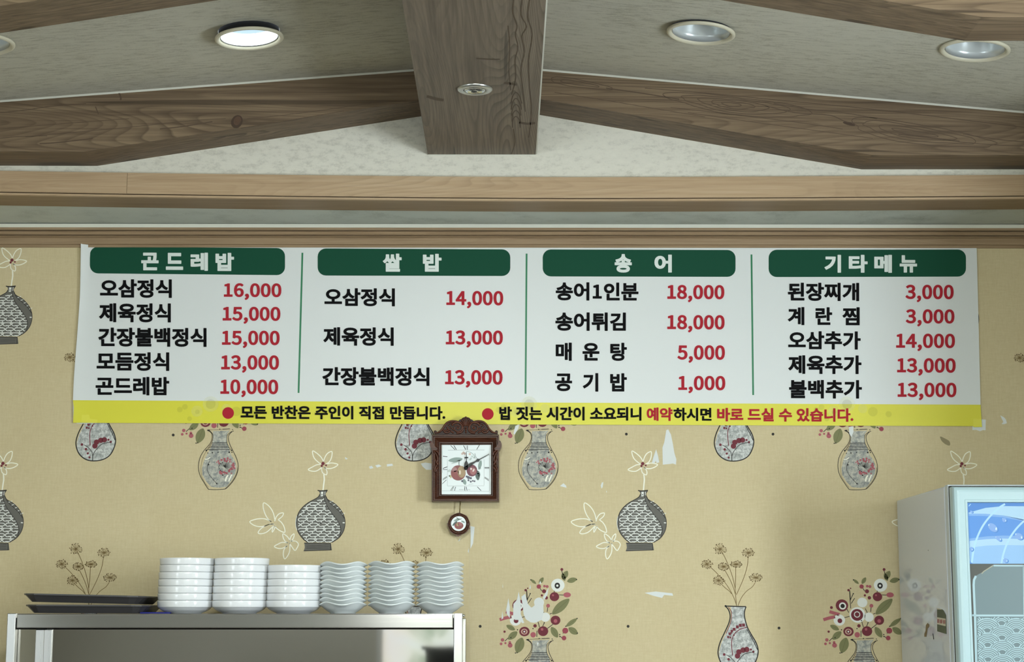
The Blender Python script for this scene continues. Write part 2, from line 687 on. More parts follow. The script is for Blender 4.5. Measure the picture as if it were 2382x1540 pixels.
M_alu = mat('window_aluminium', C(210, 212, 212), 0.4, 0.3)


def window(name, axis, pos, u0, u1, z0, z1, m, n):
    w = thing(name, (pos, (u0 + u1) / 2, z0) if axis == 'x' else ((u0 + u1) / 2, pos, z0), kind='structure')
    for k in range(n):
        a, b = u0 + (u1 - u0) * k / n, u0 + (u1 - u0) * (k + 1) / n
        for q0, q1, s0, s1, nm in ((a + .04, b - .04, z0 + .04, z1 - .04, 'pane'), (a, a + .04, z0, z1, 'stile'), (b - .04, b, z0, z1, 'stile'), (a + .04, b - .04, z0, z0 + .04, 'rail'), (a + .04, b - .04, z1 - .04, z1, 'rail')):
            d = 0.01 if nm == 'pane' else 0.03
            mm = m if nm == 'pane' else M_alu
            if axis == 'x':
                s_ = .03 if pos > 0 else -.03
                box_obj(nm, pos + s_ - d, pos + s_ + d, q0, q1, s0, s1, mm, w)
            else:
                box_obj(nm, q0, q1, pos - .03 - d, pos - .03 + d, s0, s1, mm, w)


box_obj('wall_light_block', 2.05, XR, 4.2, 4.3, 0, 3.2, M_plain)['kind'] = 'structure'  # unseen partition, added to block side light and darken the right end
window('window_1', 'y', YB, WR[0], WR[1], WR[2], WR[3], M_day, 3)
window('window_2', 'x', XR, WS[0], WS[1], WS[2], WS[3], M_day2, 1)

M_fill = M_day2.copy()
M_fill.node_tree.nodes['Principled BSDF'].inputs['Emission Strength'].default_value = FILL_LEFT
window('window_fill', 'x', XL, WL[0], WL[1], WL[2], WL[3], M_fill, 2)  # unseen window, added to lift the dim left side

# ---------------------------------------------------------------- timber beams
zr = P(1120, 360, YG).z
xa, xb = P(995, 360, YG).x, P(1246, 360, YG).x
ridge = box_obj('ridge_beam', xa, xb, 1.2, YG, zr, zceil(XM) + 0.05, M_ridge)
tag(ridge, 'wide weathered brown beam running down the middle of the ceiling', 'beam')
mb = MB()
mb.box(xb, xb + 0.004, 2.0, YG - 0.001, zr + 0.001, zr + 0.006)
mb.box(xa, xb, YG - 0.003, YG - 0.0005, zr - 0.0025, zr + 0.003)
build(mb, 'caulk_bead', M_caulk, ridge)


def rafter(side):
    if side < 0:
        q = [P(977, 271, YG), P(226, 386, YG), P(0, 383.5, YG)]
        far = XL
    else:
        q = [P(1253, 267, YG), P(2004, 394, YG), P(2382, 392.5, YG)]
        far = XR
    s = (q[1].z - q[0].z) / (q[1].x - q[0].x)
    xi = xa + 0.03 if side < 0 else xb - 0.03
    low = [(xi, q[0].z + s * (xi - q[0].x)), (q[1].x, q[1].z), (far, q[1].z + 0.002)]
    top = [(far, zceil(far) - 0.0005), (xi, zceil(xi) - 0.0005)]
    return low + top


y2b = PZ(2240, 95, P(2004, 394, YG).z).y
RAFT = YG - Y1F
NAMES = {(-1, 0): 'left dark timber rafter against the upper wall, beside the middle beam',
         (1, 0): 'right dark timber rafter against the upper wall, with swirling grain',
         (-1, 1): 'timber rafter cropped by the top left corner of the photo',
         (1, 1): 'timber rafter cropped by the top right corner, half hiding a downlight'}
for side in (-1, 1):
    mb = MB()
    poly = rafter(side)
    mb.prism(poly, Y1F, YG)
    o = tag(build(mb, 'rafter_beam', M_raft), NAMES[(side, 0)], 'beam', 'timber rafters')
    mc = MB()
    x0, x1 = (XL, xa) if side < 0 else (xb, XR)
    mc.xbar(x0, x1, [(Y1F - 0.005, -0.0005), (Y1F, -0.0055), (Y1F, -0.0005)], 8, zceil)
    c = build(mc, 'caulk_bead', M_caulk, o)
    sh = Vector((0, y2b - YG, 0))
    o2 = tag(copy_of(o, WORLD[o.name] + sh), NAMES[(side, 1)])
    copy_of(c, WORLD[c.name] + sh, o2)

# knots, checks and curled growth rings that stand out on the timber
K_knot = mat('knot_dark', C(74, 57, 45), 0.6)
K_ring = mat('ring_dark', C(88, 72, 57), 0.6)
K_core = mat('knot_core', C(96, 72, 56), 0.6)


class BeamArt(Art):
    """marks on the underside of the ridge beam"""

    def put(self, p):
        x, y = self.px(p)
        return PZ(x, y, zr - 0.0006 - self.lv * 0.0001)


def loops(A, cx, cy, tilt, sizes, wd):
    t = math.radians(tilt)
    RR = random.Random(int(cx))
    for a, b in sizes:
        pts = []
        for k in range(22):
            q = 2 * math.pi * k / 22
            f = 1 + RR.uniform(-.05, .05) + .10 * math.sin(3 * q + cx)
            x, y = a * f * math.cos(q) * (1.25 if math.cos(q) > 0 else 1), b * f * math.sin(q)
            pts.append((cx + x * math.cos(t) - y * math.sin(t), cy + x * math.sin(t) + y * math.cos(t)))
        A.stroke(pts, wd, K_ring, True, True, 3)


raf = [o for o in COL.objects if o.name.startswith('rafter_beam') and abs(WORLD[o.name].y - (Y1F + YG) / 2) < 0.2]
rl, rr_ = sorted(raf, key=lambda o: WORLD[o.name].x)
A = Art(Y1F - 0.0006)
A.disc(551, 283, 13, K_knot, 16, 18, 0.5)
A.up()
A.disc(552, 281, 8, K_core, 11, 14, 0.5)
loops(A, 552, 281, -10, ((5, 6),), 1.6)
A.lv -= 1
for q, w_ in (([(92, 334), (130, 332), (200, 324), (216, 321)], 2.6), ([(372, 300), (420, 295), (470, 287), (494, 283)], 2.4), ([(222, 248), (226, 258), (229, 266)], 2.2), ([(277, 216), (281, 228), (280, 233)], 4.0), ([(0, 262), (60, 256), (120, 247), (200, 241)], 1.6), ([(0, 300), (80, 293), (180, 285), (300, 276)], 1.3), ([(60, 318), (160, 309), (300, 296), (440, 281), (525, 276)], 1.3), ([(575, 276), (640, 270), (760, 255), (900, 234)], 1.2), ([(560, 298), (660, 282), (800, 258)], 1.2), ([(0, 322), (40, 318), (110, 316)], 1.5)):
    A.stroke(q, w_, K_ring)
A.make('knot_mark', rl)
A = Art(Y1F - 0.0006)
loops(A, 1700, 243, 7, ((20, 4), (44, 8), (72, 12), (110, 16), (150, 20)), 1.6)
loops(A, 2120, 308, 9, ((46, 5), (80, 11), (118, 17), (150, 23)), 1.6)
loops(A, 1340, 193, 9, ((40, 4), (64, 9)), 1.5)
A.disc(1975, 288, 15, K_knot, 3.5, 14, 0.25)
for q, w_ in (([(1410, 205), (1500, 218), (1580, 231)], 2.4), ([(2090, 312), (2160, 320), (2232, 329)], 3.0), ([(1500, 205), (1640, 216), (1800, 232), (1950, 246), (2100, 262), (2250, 280), (2382, 296)], 1.5), ([(1560, 250), (1700, 266), (1850, 284), (1960, 300)], 1.4), ([(1600, 262), (1760, 285), (1900, 304), (2030, 322)], 1.3),
              ([(1780, 246), (1850, 262), (1930, 268), (1970, 284), (2010, 286)], 1.8), ([(1800, 240), (1880, 254), (1960, 262), (2040, 276)], 1.5), ([(1290, 215), (1400, 232), (1520, 252), (1640, 272)], 1.3), ([(2230, 330), (2300, 336), (2382, 340)], 1.6), ([(2240, 312), (2320, 324), (2382, 330)], 1.6)):
    A.stroke(q, w_, K_ring)
A.make('knot_mark', rr_)
A = BeamArt(0)
A.stroke([(993, 224), (1012, 230), (1032, 233)], 6, K_ring)
A.stroke([(1208, 285), (1228, 288), (1245, 286)], 5, K_ring)
A.stroke([(1108, 136), (1135, 138), (1163, 138)], 2.6, K_ring)
A.stroke([(1172, 193), (1190, 195), (1202, 197)], 5, K_ring)
for k, q in enumerate(([(1195, 0), (1193, 30), (1203, 60), (1199, 80), (1205, 110), (1198, 140), (1200, 180), (1190, 220)], [(1215, 0), (1212, 34), (1225, 62), (1214, 84), (1220, 120), (1212, 160), (1216, 210), (1222, 260)],
                      [(1232, 0), (1228, 40), (1238, 80), (1230, 140), (1232, 200), (1236, 260), (1230, 320)], [(1182, 60), (1186, 110), (1184, 160), (1188, 210)], [(1194, 300), (1198, 330), (1190, 358)])):
    A.stroke(q, 2.4, K_ring)
for k in range(5):
    yy = 215 + 14 * k
    A.stroke([(1188 + k, yy + 26), (1193, yy + 8), (1200, yy), (1208, yy + 8), (1214 - k, yy + 26)], 2.4, K_ring)
A.make('knot_mark', ridge)

# ---------------------------------------------------------------- downlights
M_ring = mat('cream_ring', C(226, 220, 196), 0.35)
M_refl = mat('reflector', C(226, 232, 232), 0.30, 0.35)
M_can = mat('dark_can', C(46, 46, 46), 0.6, 0.3)
M_tube = mat('lamp_glass', C(222, 226, 228), 0.25)
M_litg = mat('lit_sleeve', (0.9, 0.97, 1, 1), 0.3, emit=(0.86, 0.95, 1.0, 1), estr=4.5)
DL = ['round recessed downlight in the left slope, switched on and glowing white',
      'unlit round recessed downlight in the right slope beside the middle beam',
      'unlit round recessed downlight partly hidden by the top right rafter',
      'unlit round recessed downlight cut off by the left edge of the photo']
for (p, r, drop, lit), lab in zip(lights, DL):
    s = SL if p.x < XM else SR
    nx = Vector((1, 0, s)).normalized()
    ny = Vector((0, 1, 0))
    nz = nx.cross(ny)

    def fn(x, y, h, p=p, nx=nx, ny=ny, nz=nz):
        return p + nx * x + ny * y + nz * h
    t = tag(thing('recessed_downlight', fn(0, 0, -drop - 0.01)), lab, 'downlight', 'recessed ceiling downlights')
    mb = MB()
    mb.lathe([(r * .84, -drop + .004), (r * .86, -drop - .002), (r * .92, -drop - .008), (r, -drop - .004), (r, -drop), (r * .93, -drop + .002)], 48, fn)
    build(mb, 'trim_ring', M_ring, t)
    mb = MB()
    mb.lathe([(r * .84, -drop + .004), (r * .835, -drop + .000), (r * .81, -drop + .02), (r * .70, -drop + .06), (r * .52, -drop + .10), (r * .1, -drop + .11), (0.0005, -drop + .11)], 48, fn)
    build(mb, 'reflector', M_refl, t)
    mb = MB()
    mb.lathe([(r * .955, -drop), (r * .875, -drop + .004), (r * .875, .06)], 48, fn)
    build(mb, 'can', M_can, t)
    mb = MB()
    if lit:
        mb.lathe([(r * .825, -drop + .003), (r * .80, -drop + .014), (r * .74, -drop + .036)], 48, fn)  # emissive sleeve: glow of the lamplit reflector wall put into its material
        mp = MB()
        mp.lathe([(r * .74, -drop + .036), (r * .4, -drop + .038), (0.0005, -drop + .038)], 48, fn)
        build(mp, 'lamp_plate', mat('lit_plate', C(52, 64, 74), 0.5, emit=(0.40, 0.66, 0.88, 1), estr=0.55), t)
        build(mb, 'lamp', M_litg, t)
    else:
        for k in (-1, 1):
            mb.tube([fn(k * .014 - .05, 0, -drop + .075), fn(k * .014 - .02, 0.0, -drop + .072), fn(k * .014 + .05, 0, -drop + .075)], .009, 8)
        build(mb, 'lamp', M_tube, t)

# lit downlight throws its light down
p, r, drop, lit = lights[0]

# small spot set in the ridge beam
c = PZ(1104.5, 206.5, zr)
rs = 42.5 * (c.y / F) * 1.0
M_brush = mat('brushed_aluminium', C(200, 202, 200), 0.28, 0.9)
M_chrome = mat('chrome', C(216, 218, 218), 0.1, 1.0)
t = tag(thing('spot_light', (c.x, c.y, zr - 0.005)), 'small silver spotlight with three lenses set in the middle beam', 'spotlight')


def fs(x, y, h):
    return Vector((c.x + x, c.y + y, zr - h))


mb = MB()
mb.lathe([(rs, -.001), (rs, .0025), (rs * .93, .006), (rs * .66, .0065), (rs * .645, .004), (rs * .64, .0005)], 48, fs)
build(mb, 'bezel', M_brush, t)
mb = MB()
mb.lathe([(rs * .64, .0008), (rs * .61, .0008)], 48, fs)
build(mb, 'gap_ring', mat('black_gap', C(12, 12, 12), 0.8), t)
mb = MB()
mb.lathe([(rs * .61, .0005), (rs * .60, .006), (rs * .52, .0075), (rs * .46, .0045), (0.0004, .0045)], 40, fs)
build(mb, 'lens_plate', M_chrome, t)
for k in range(3):
    a = math.radians(100 + 120 * k)
    ox, oy = rs * .27 * math.cos(a), rs * .27 * math.sin(a)
    mb = MB()
    mb.lathe([(rs * .17, .0045), (rs * .165, .0058), (rs * .14, .006), (rs * .10, .0052), (0.0003, .0048)], 20, lambda x, y, h: fs(x + ox, y + oy, h))
    build(mb, 'lens', mat('dark_lens', C(60, 58, 54), 0.15, 0.2), t)

# ---------------------------------------------------------------- wallpaper print
YP = D - 0.0012
PX = 1.06
PZV = P(507, 1000, D).z - P(507, 1487, D).z
K_dark = mat('print_charcoal', C(108, 106, 100), 0.7)
K_line = mat('print_black', C(42, 38, 36), 0.7)
K_cream = mat('print_cream', C(250, 248, 230), 0.65)
K_maroon = mat('print_maroon', C(116, 48, 58), 0.7)
K_rose = mat('print_rose', C(176, 96, 104), 0.7)
K_olive = mat('print_olive', C(128, 128, 88), 0.7)
K_leafd = mat('print_leaf_dark', C(104, 106, 70), 0.7)
K_tan = mat('print_tan', C(128, 106, 66), 0.7)
K_tand = mat('print_tan_dark', C(104, 84, 50), 0.7)
K_white = mat('print_white', C(234, 236, 230), 0.7)


def mottle(name, a, b, sc=75.0):
    m = mat(name, a, 0.7)
    f = noise(m, mapping(m, (1, 1, 1)), sc, 3.0, 0.7, 0.5)
    link(m, ramp(m, f, [(0.38, a), (0.62, b)]), base(m))
    return m


K_mot = mottle('print_mottled_grey', C(140, 143, 141), C(196, 194, 180))
K_mot2 = mottle('print_mottled_pale', C(150, 153, 150), C(214, 216, 212))


def art_patterned():
    A = Art(YP, 5.704, 560, 1040)
    cream = K_cream
    A.stroke([(1102, 360), (1108, 430), (1100, 500), (1092, 575)], 18, cream)
    for p in ([(1065, 225), (1035, 205), (985, 160), (960, 110), (955, 50), (1020, 90), (1070, 140), (1095, 190)],
              [(1100, 190), (1115, 140), (1150, 85), (1205, 58), (1212, 95), (1200, 150), (1175, 195), (1130, 225)],
              [(1150, 225), (1190, 212), (1240, 215), (1290, 232), (1250, 265), (1190, 285), (1130, 280), (1110, 265)],
              [(1060, 230), (1010, 235), (950, 265), (895, 298), (940, 318), (1000, 318), (1050, 290), (1075, 270)],
              [(1075, 275), (1075, 310), (1090, 345), (1135, 368), (1145, 330), (1130, 290), (1105, 265)]):
        A.stroke(p, 13, cream)
    A.up()
    A.disc(1092, 218, 22, K_maroon)
    A.disc(1075, 250, 15, K_maroon)
    A.disc(1132, 242, 12, K_maroon)
    body = [(1025, 570), (1045, 600), (1050, 625), (1030, 660), (985, 690), (900, 735), (830, 790), (780, 850), (750, 920), (738, 1000), (745, 1080), (775, 1150), (830, 1220), (885, 1265),
            (1210, 1265), (1290, 1215), (1345, 1150), (1375, 1080), (1385, 1000), (1375, 930), (1345, 860), (1300, 800), (1240, 745), (1180, 712), (1150, 690), (1128, 650), (1125, 615), (1150, 575), (1090, 578)]
    A.poly(body, K_dark)
    A.poly([(845, 1268), (1195, 1272), (1210, 1365), (1190, 1370), (835, 1380), (850, 1335)], K_dark)
    A.up()
    zone = inside([(1040, 690), (900, 750), (830, 805), (785, 870), (762, 930), (755, 1010), (762, 1090), (800, 1170), (860, 1235), (905, 1268), (1210, 1268), (1290, 1200), (1325, 1110), (1318, 1030), (1275, 955), (1215, 880), (1160, 800), (1125, 720), (1110, 680)])
    r = 0
    y = 690.0
    while y < 1275:
        off = 0 if r % 2 == 0 else 36
        x = 640 + off
        while x < 1420:
            # an S-shaped cloud: upper lobe, step, lower lobe
            A.stroke([(x + 88, y - 24), (x + 28, y - 24), (x + 6, y - 4), (x + 24, y + 16), (x + 62, y + 16), (x + 80, y + 24), (x + 74, y + 42)], 11, K_white, True, False, 4, zone)
            A.stroke([(x + 88, y - 24), (x + 112, y - 12), (x + 104, y + 6), (x + 84, y + 12), (x + 46, y + 12)], 11, K_white, True, False, 4, zone)
            A.stroke([(x + 50, y + 44), (x + 118, y + 44)], 11, K_white, False, False, 4, zone)
            x += 117
        y += 69
        r += 1
    zone2 = inside([(1175, 715), (1240, 750), (1300, 805), (1345, 870), (1368, 930), (1330, 880), (1260, 800), (1180, 745)])
    for k in range(5):
        A.stroke([(1180 + k * 38, 735 + k * 40), (1230 + k * 38, 715 + k * 40)], 9, K_white, False)
    A.up()
    band = [(1110, 640), (1112, 690), (1150, 790), (1210, 880), (1275, 965), (1320, 1050), (1328, 1120), (1315, 1195), (1345, 1150), (1375, 1080), (1385, 1000), (1372, 945), (1330, 880), (1250, 800), (1180, 745), (1140, 690), (1122, 640)]
    A.poly(band, K_dark)
    A.up()
    A.stroke(body[2:14], 9, K_line)
    A.stroke(body[14:28], 8, K_line)
    A.stroke([(1108, 610), (1110, 690), (1150, 790), (1210, 880), (1275, 965), (1320, 1050), (1328, 1120), (1310, 1200)], 7, K_line)
    A.stroke([(1130, 650), (1175, 735), (1250, 800), (1330, 880), (1372, 945)], 7, K_line)
    A.stroke([(1020, 575), (1060, 582), (1110, 578), (1152, 574)], 14, K_line)
    A.stroke([(840, 1275), (1195, 1277)], 9, K_line, False)
    A.stroke([(1192, 1275), (1190, 1365)], 8, K_line, False)
    A.stroke([(835, 1378), (1000, 1372), (1208, 1364)], 8, K_line)
    for k in range(3):
        A.stroke([(870, 1300 + 22 * k), (1000, 1304 + 20 * k), (1170, 1298 + 24 * k)], 4, K_line)
    A.stroke([(745, 915), (730, 990), (735, 1060), (748, 1105)], 10, K_white)
    A.poly([(1065, 592), (1096, 592), (1092, 650), (1062, 655)], K_white)
    A.stroke([(1119, 592), (1114, 640)], 9, K_white)
    A.stroke([(1352, 1003), (1380, 1005)], 14, K_white, False)
    A.up()
    A.poly([(1072, 622), (1086, 622), (1084, 636), (1070, 640)], K_dark)
    return A


def art_outline_flowers():
    A = Art(YP, 5.704, 560, 1040)
    for p in ([(405, 990), (360, 950), (320, 880), (298, 800), (305, 740), (360, 770), (410, 830), (440, 900), (450, 960)],
              [(405, 988), (330, 955), (260, 950), (190, 960), (120, 990), (170, 1035), (240, 1055), (310, 1050), (370, 1028), (440, 1020)],
              [(445, 1025), (390, 1022), (320, 1050), (260, 1090), (230, 1138), (270, 1150), (340, 1130), (400, 1080), (435, 1045)],
              [(450, 985), (470, 930), (510, 885), (565, 875), (550, 920), (495, 965)],
              [(495, 965), (540, 1000), (575, 1060), (585, 1130), (530, 1115), (480, 1080), (455, 1045)],
              [(440, 1045), (420, 1090), (418, 1130), (445, 1090), (460, 1045)],
              [(625, 1270), (590, 1250), (562, 1200), (560, 1150), (620, 1190), (648, 1238)],
              [(650, 1240), (665, 1190), (705, 1150), (705, 1190), (680, 1240), (660, 1250)],
              [(670, 1248), (730, 1250), (765, 1290), (740, 1350), (715, 1370), (670, 1310), (645, 1275)],
              [(625, 1270), (550, 1265), (490, 1290), (445, 1320), (500, 1345), (560, 1340), (620, 1308)],
              [(615, 1310), (575, 1360), (565, 1430), (585, 1485), (630, 1430), (650, 1370), (652, 1275)]):
        A.stroke(p, 13, K_cream)
    return A


def art_clear_vase():
    A = Art(YP, 7.7, 380, 960)
    A.poly([(890, 330), (1190, 320), (1140, 390), (1140, 540), (1180, 640), (1215, 760), (1275, 850), (1312, 960), (1292, 1080), (1245, 1170), (1205, 1235), (1130, 1330), (1000, 1345), (860, 1330), (765, 1230), (702, 1120), (692, 1000), (730, 860), (800, 720), (862, 600), (890, 480)], K_mot)
    A.up()
    A.stroke([(1110, 1230), (1130, 1160), (1160, 1120)], 26, K_cream)
    A.stroke([(1170, 1230), (1200, 1160), (1225, 1110)], 22, K_cream)
    A.stroke([(740, 830), (790, 830), (840, 800)], 14, K_cream)
    A.up()
    for x0, x1, y, wd in ((870, 1145, 545, 12), (862, 1150, 575, 9), (838, 1152, 605, 11), (815, 1182, 630, 9), (790, 1190, 660, 10), (820, 980, 676, 6)):
        A.stroke([(x0, y), ((x0 + x1) / 2, y - 4), (x1, y - 2)], wd, K_line)
    A.stroke([(785, 315), (840, 345), (870, 390), (872, 460), (845, 540), (790, 610), (720, 690), (660, 800), (632, 920), (635, 1040), (670, 1150), (740, 1270), (800, 1360), (830, 1375), (960, 1378), (1090, 1370), (1140, 1345), (1230, 1250), (1300, 1140), (1338, 1020), (1335, 900), (1300, 790), (1250, 690), (1200, 590), (1170, 500), (1165, 430), (1190, 380), (1235, 338), (1262, 330)], 10, K_line)
    A.stroke([(800, 312), (850, 340), (885, 390), (888, 460), (865, 540), (815, 620), (770, 690)], 8, K_line)
    A.stroke([(770, 690), (710, 800), (680, 920), (675, 1040), (690, 1150), (750, 1260), (810, 1340)], 5, K_tand)
    A.stroke([(1225, 335), (1160, 385), (1135, 440), (1140, 540), (1180, 630), (1232, 682)], 8, K_line)
    A.stroke([(1320, 980), (1325, 1030), (1300, 1110), (1230, 1230), (1110, 1360)], 6, K_line)
    A.stroke([(795, 312), (1000, 302), (1200, 292)], 6, K_line)
    A.stroke([(785, 316), (830, 312)], 20, K_line, False)
    A.stroke([(1060, 296), (1190, 290)], 11, K_line, False)
    for x, y, r in ((795, 722, 10), (878, 718, 13), (980, 710, 10), (1180, 710, 15), (1228, 708, 11), (770, 676, 16), (1222, 676, 13), (955, 1268, 14), (810, 930, 14), (1065, 1118, 14), (1012, 296, 10), (1240, 305, 9)):
        A.disc(x, y, r, K_line, n=8)
    A.stroke([(830, 870), (790, 950), (785, 1020), (810, 1090), (860, 1160), (920, 1230), (955, 1268)], 8, K_line)
    RR = random.Random(3)
    for k in range(46):
        a = RR.uniform(-2.6, 2.2)
        q = RR.uniform(110, 205) if abs(a) < 1.4 else RR.uniform(105, 165)
        A.disc(1085 + q * math.cos(a), 962 + q * .85 * math.sin(a), RR.uniform(9, 21), K_rose, n=8)
    for k in range(7):
        a = math.pi * (.62 + .13 * k)
        A.disc(1085 + 92 * math.cos(a), 975 + 82 * math.sin(a), 10, K_line, n=8)
    for k in range(9):
        a = -1.0 + k * .22
        A.stroke([(1085, 965), (1085 + 120 * math.cos(a), 965 + 105 * math.sin(a))], 6, K_line, False)
    for k in range(7):
        a = -2.6 + k * .3
        A.stroke([(1085, 965), (1085 + 75 * math.cos(a), 965 + 85 * math.sin(a))], 4, K_line, False)
    return A


def art_bouquet():
    A = Art(YP, 5.923, 1120, 1280)

    def c3(x, y):                # a spot seen on the neighbouring repeat
        return ((1600 + x / 4.67 - 761.5 - 1120) * 5.923, (1240 + y / 4.67 - 5.5 - 1280) * 5.923)
    for a, b, w in (((1120, 400), (1185, 285), 78), ((1110, 320), (1150, 420), 55), ((1180, 430), (1315, 395), 72), ((975, 882), (1210, 670), 120), ((1165, 1050), (1318, 940), 62), ((1200, 1068), (1325, 1155), 88),
                    ((962, 1058), (1050, 1202), 88), ((560, 1205), (488, 1415), 128), ((492, 1122), (368, 1228), 88), ((343, 1035), (462, 1098), 66), ((852, 375), (795, 462), 55), ((680, 402), (752, 462), 38)):
        A.leaf(a, b, w, K_olive)
        A.up()
        A.stroke([a, b], 4, K_leafd, False)
        A.lv -= 1
    ln = [((625, 560), (632, 690)), ((672, 600), (632, 680)), ((1005, 555), (1000, 585)), ((775, 970), (800, 1062)), ((865, 1000), (838, 1062)), ((985, 1020), (908, 1078)), ((808, 525), (830, 562)),
          ((912, 790), (905, 850)), ((1068, 615), (1132, 618)), ((322, 1252), (372, 1205)), ((765, 1110), (762, 1195)), ((1080, 1185), (1110, 1205)), ((1120, 1145), (1150, 1125)), ((940, 880), (970, 868)),
          ((1105, 280), (1120, 330)), ((690, 660), (640, 735)), (c3(1805, 640), c3(1812, 845)), (c3(1740, 945), c3(1800, 930)), (c3(1970, 845), c3(1998, 905)), (c3(1770, 850), c3(1790, 890))]
    for a, b in ln:
        A.stroke([a, b], 9, K_line, False)
    A.up()
    x, y = c3(1575, 950)
    A.stroke([c3(1512, 968), c3(1570, 950), c3(1640, 935)], 44, K_rose)
    A.stroke([c3(1580, 880), c3(1630, 895), c3(1690, 912)], 44, K_rose)
    for x, y, r in ((1180, 615, 52),):
        A.disc(x, y, r, K_rose, 35)
    for x, y, r in ((905, 500, 20), (868, 495, 18), (918, 765, 26), (712, 1165, 38), (290, 1235, 24), (270, 1290, 19), (395, 1310, 33), (390, 1270, 18), (330, 1280, 15)):
        A.disc(x, y, r, K_rose)
    M2 = mat('print_berry', C(158, 72, 84), 0.7)
    for x, y, r in ((1155, 1108, 41), (1137, 1210, 32), (790, 500, 30)):
        A.disc(x, y, r, M2)
    for x, y, r in ((862, 565, 28), (832, 622, 16), (893, 655, 24), (318, 1122, 16), (738, 1042, 24), (608, 550, 17), (637, 525, 10), (1107, 265, 20), c3(1603, 835) + (20,)):
        A.disc(x, y, r, K_maroon)
    for x, y, r in ((1005, 640, 66), (1020, 965, 68), (848, 1115, 72)):
        A.disc(x, y, r, K_maroon, r * .95, 16)
    A.disc(592, 1120, 72, K_maroon, 66, 18)
    x, y = c3(1718, 812)
    A.disc(x, y, 86, K_maroon, 84, 18)
    for (x, y), r in (((1052, 482), 93), ((470, 962), 80), ((880, 922), 66), (c3(1885, 915), 112), (c3(1940, 780), 70)):
        A.disc(x, y, r, K_white, r * .97, 20)
    A.up()
    A.disc(1045, 488, 38, K_line, 42)
    A.disc(477, 972, 33, K_maroon)
    x, y = c3(1880, 915)
    A.disc(x, y, 84, K_maroon, 82, 18)
    x, y = c3(1725, 818)
    A.disc(x, y, 50, K_white)
    A.disc(590, 1122, 46, mat('print_blush', C(206, 168, 150), 0.7), 40)
    for x, y, r in ((985, 620, 14), (835, 1090, 18), (1020, 975, 26)):
        A.disc(x, y, r, K_rose)
    A.up()
    A.disc(1045, 488, 16, K_white)
    x, y = c3(1880, 910)
    A.disc(x, y, 44, K_white)
    x2, y2 = c3(1725, 818)
    A.disc(x2, y2, 30, K_line)
    A.disc(590, 1122, 28, K_maroon)
    A.up()
    A.disc(x, y, 32, K_maroon)
    A.disc(590, 1122, 12, K_white)
    for x, y in ((680, 408), (1310, 405), (1318, 940), (1162, 1048), (1322, 1142), (490, 1412), (468, 1416), (672, 598), (865, 1000), (775, 968), (1078, 1162), (1078, 1188), (496, 1096), (710, 1080), (405, 1205)):
        A.disc(x, y, 9, K_line, n=7)
    return A


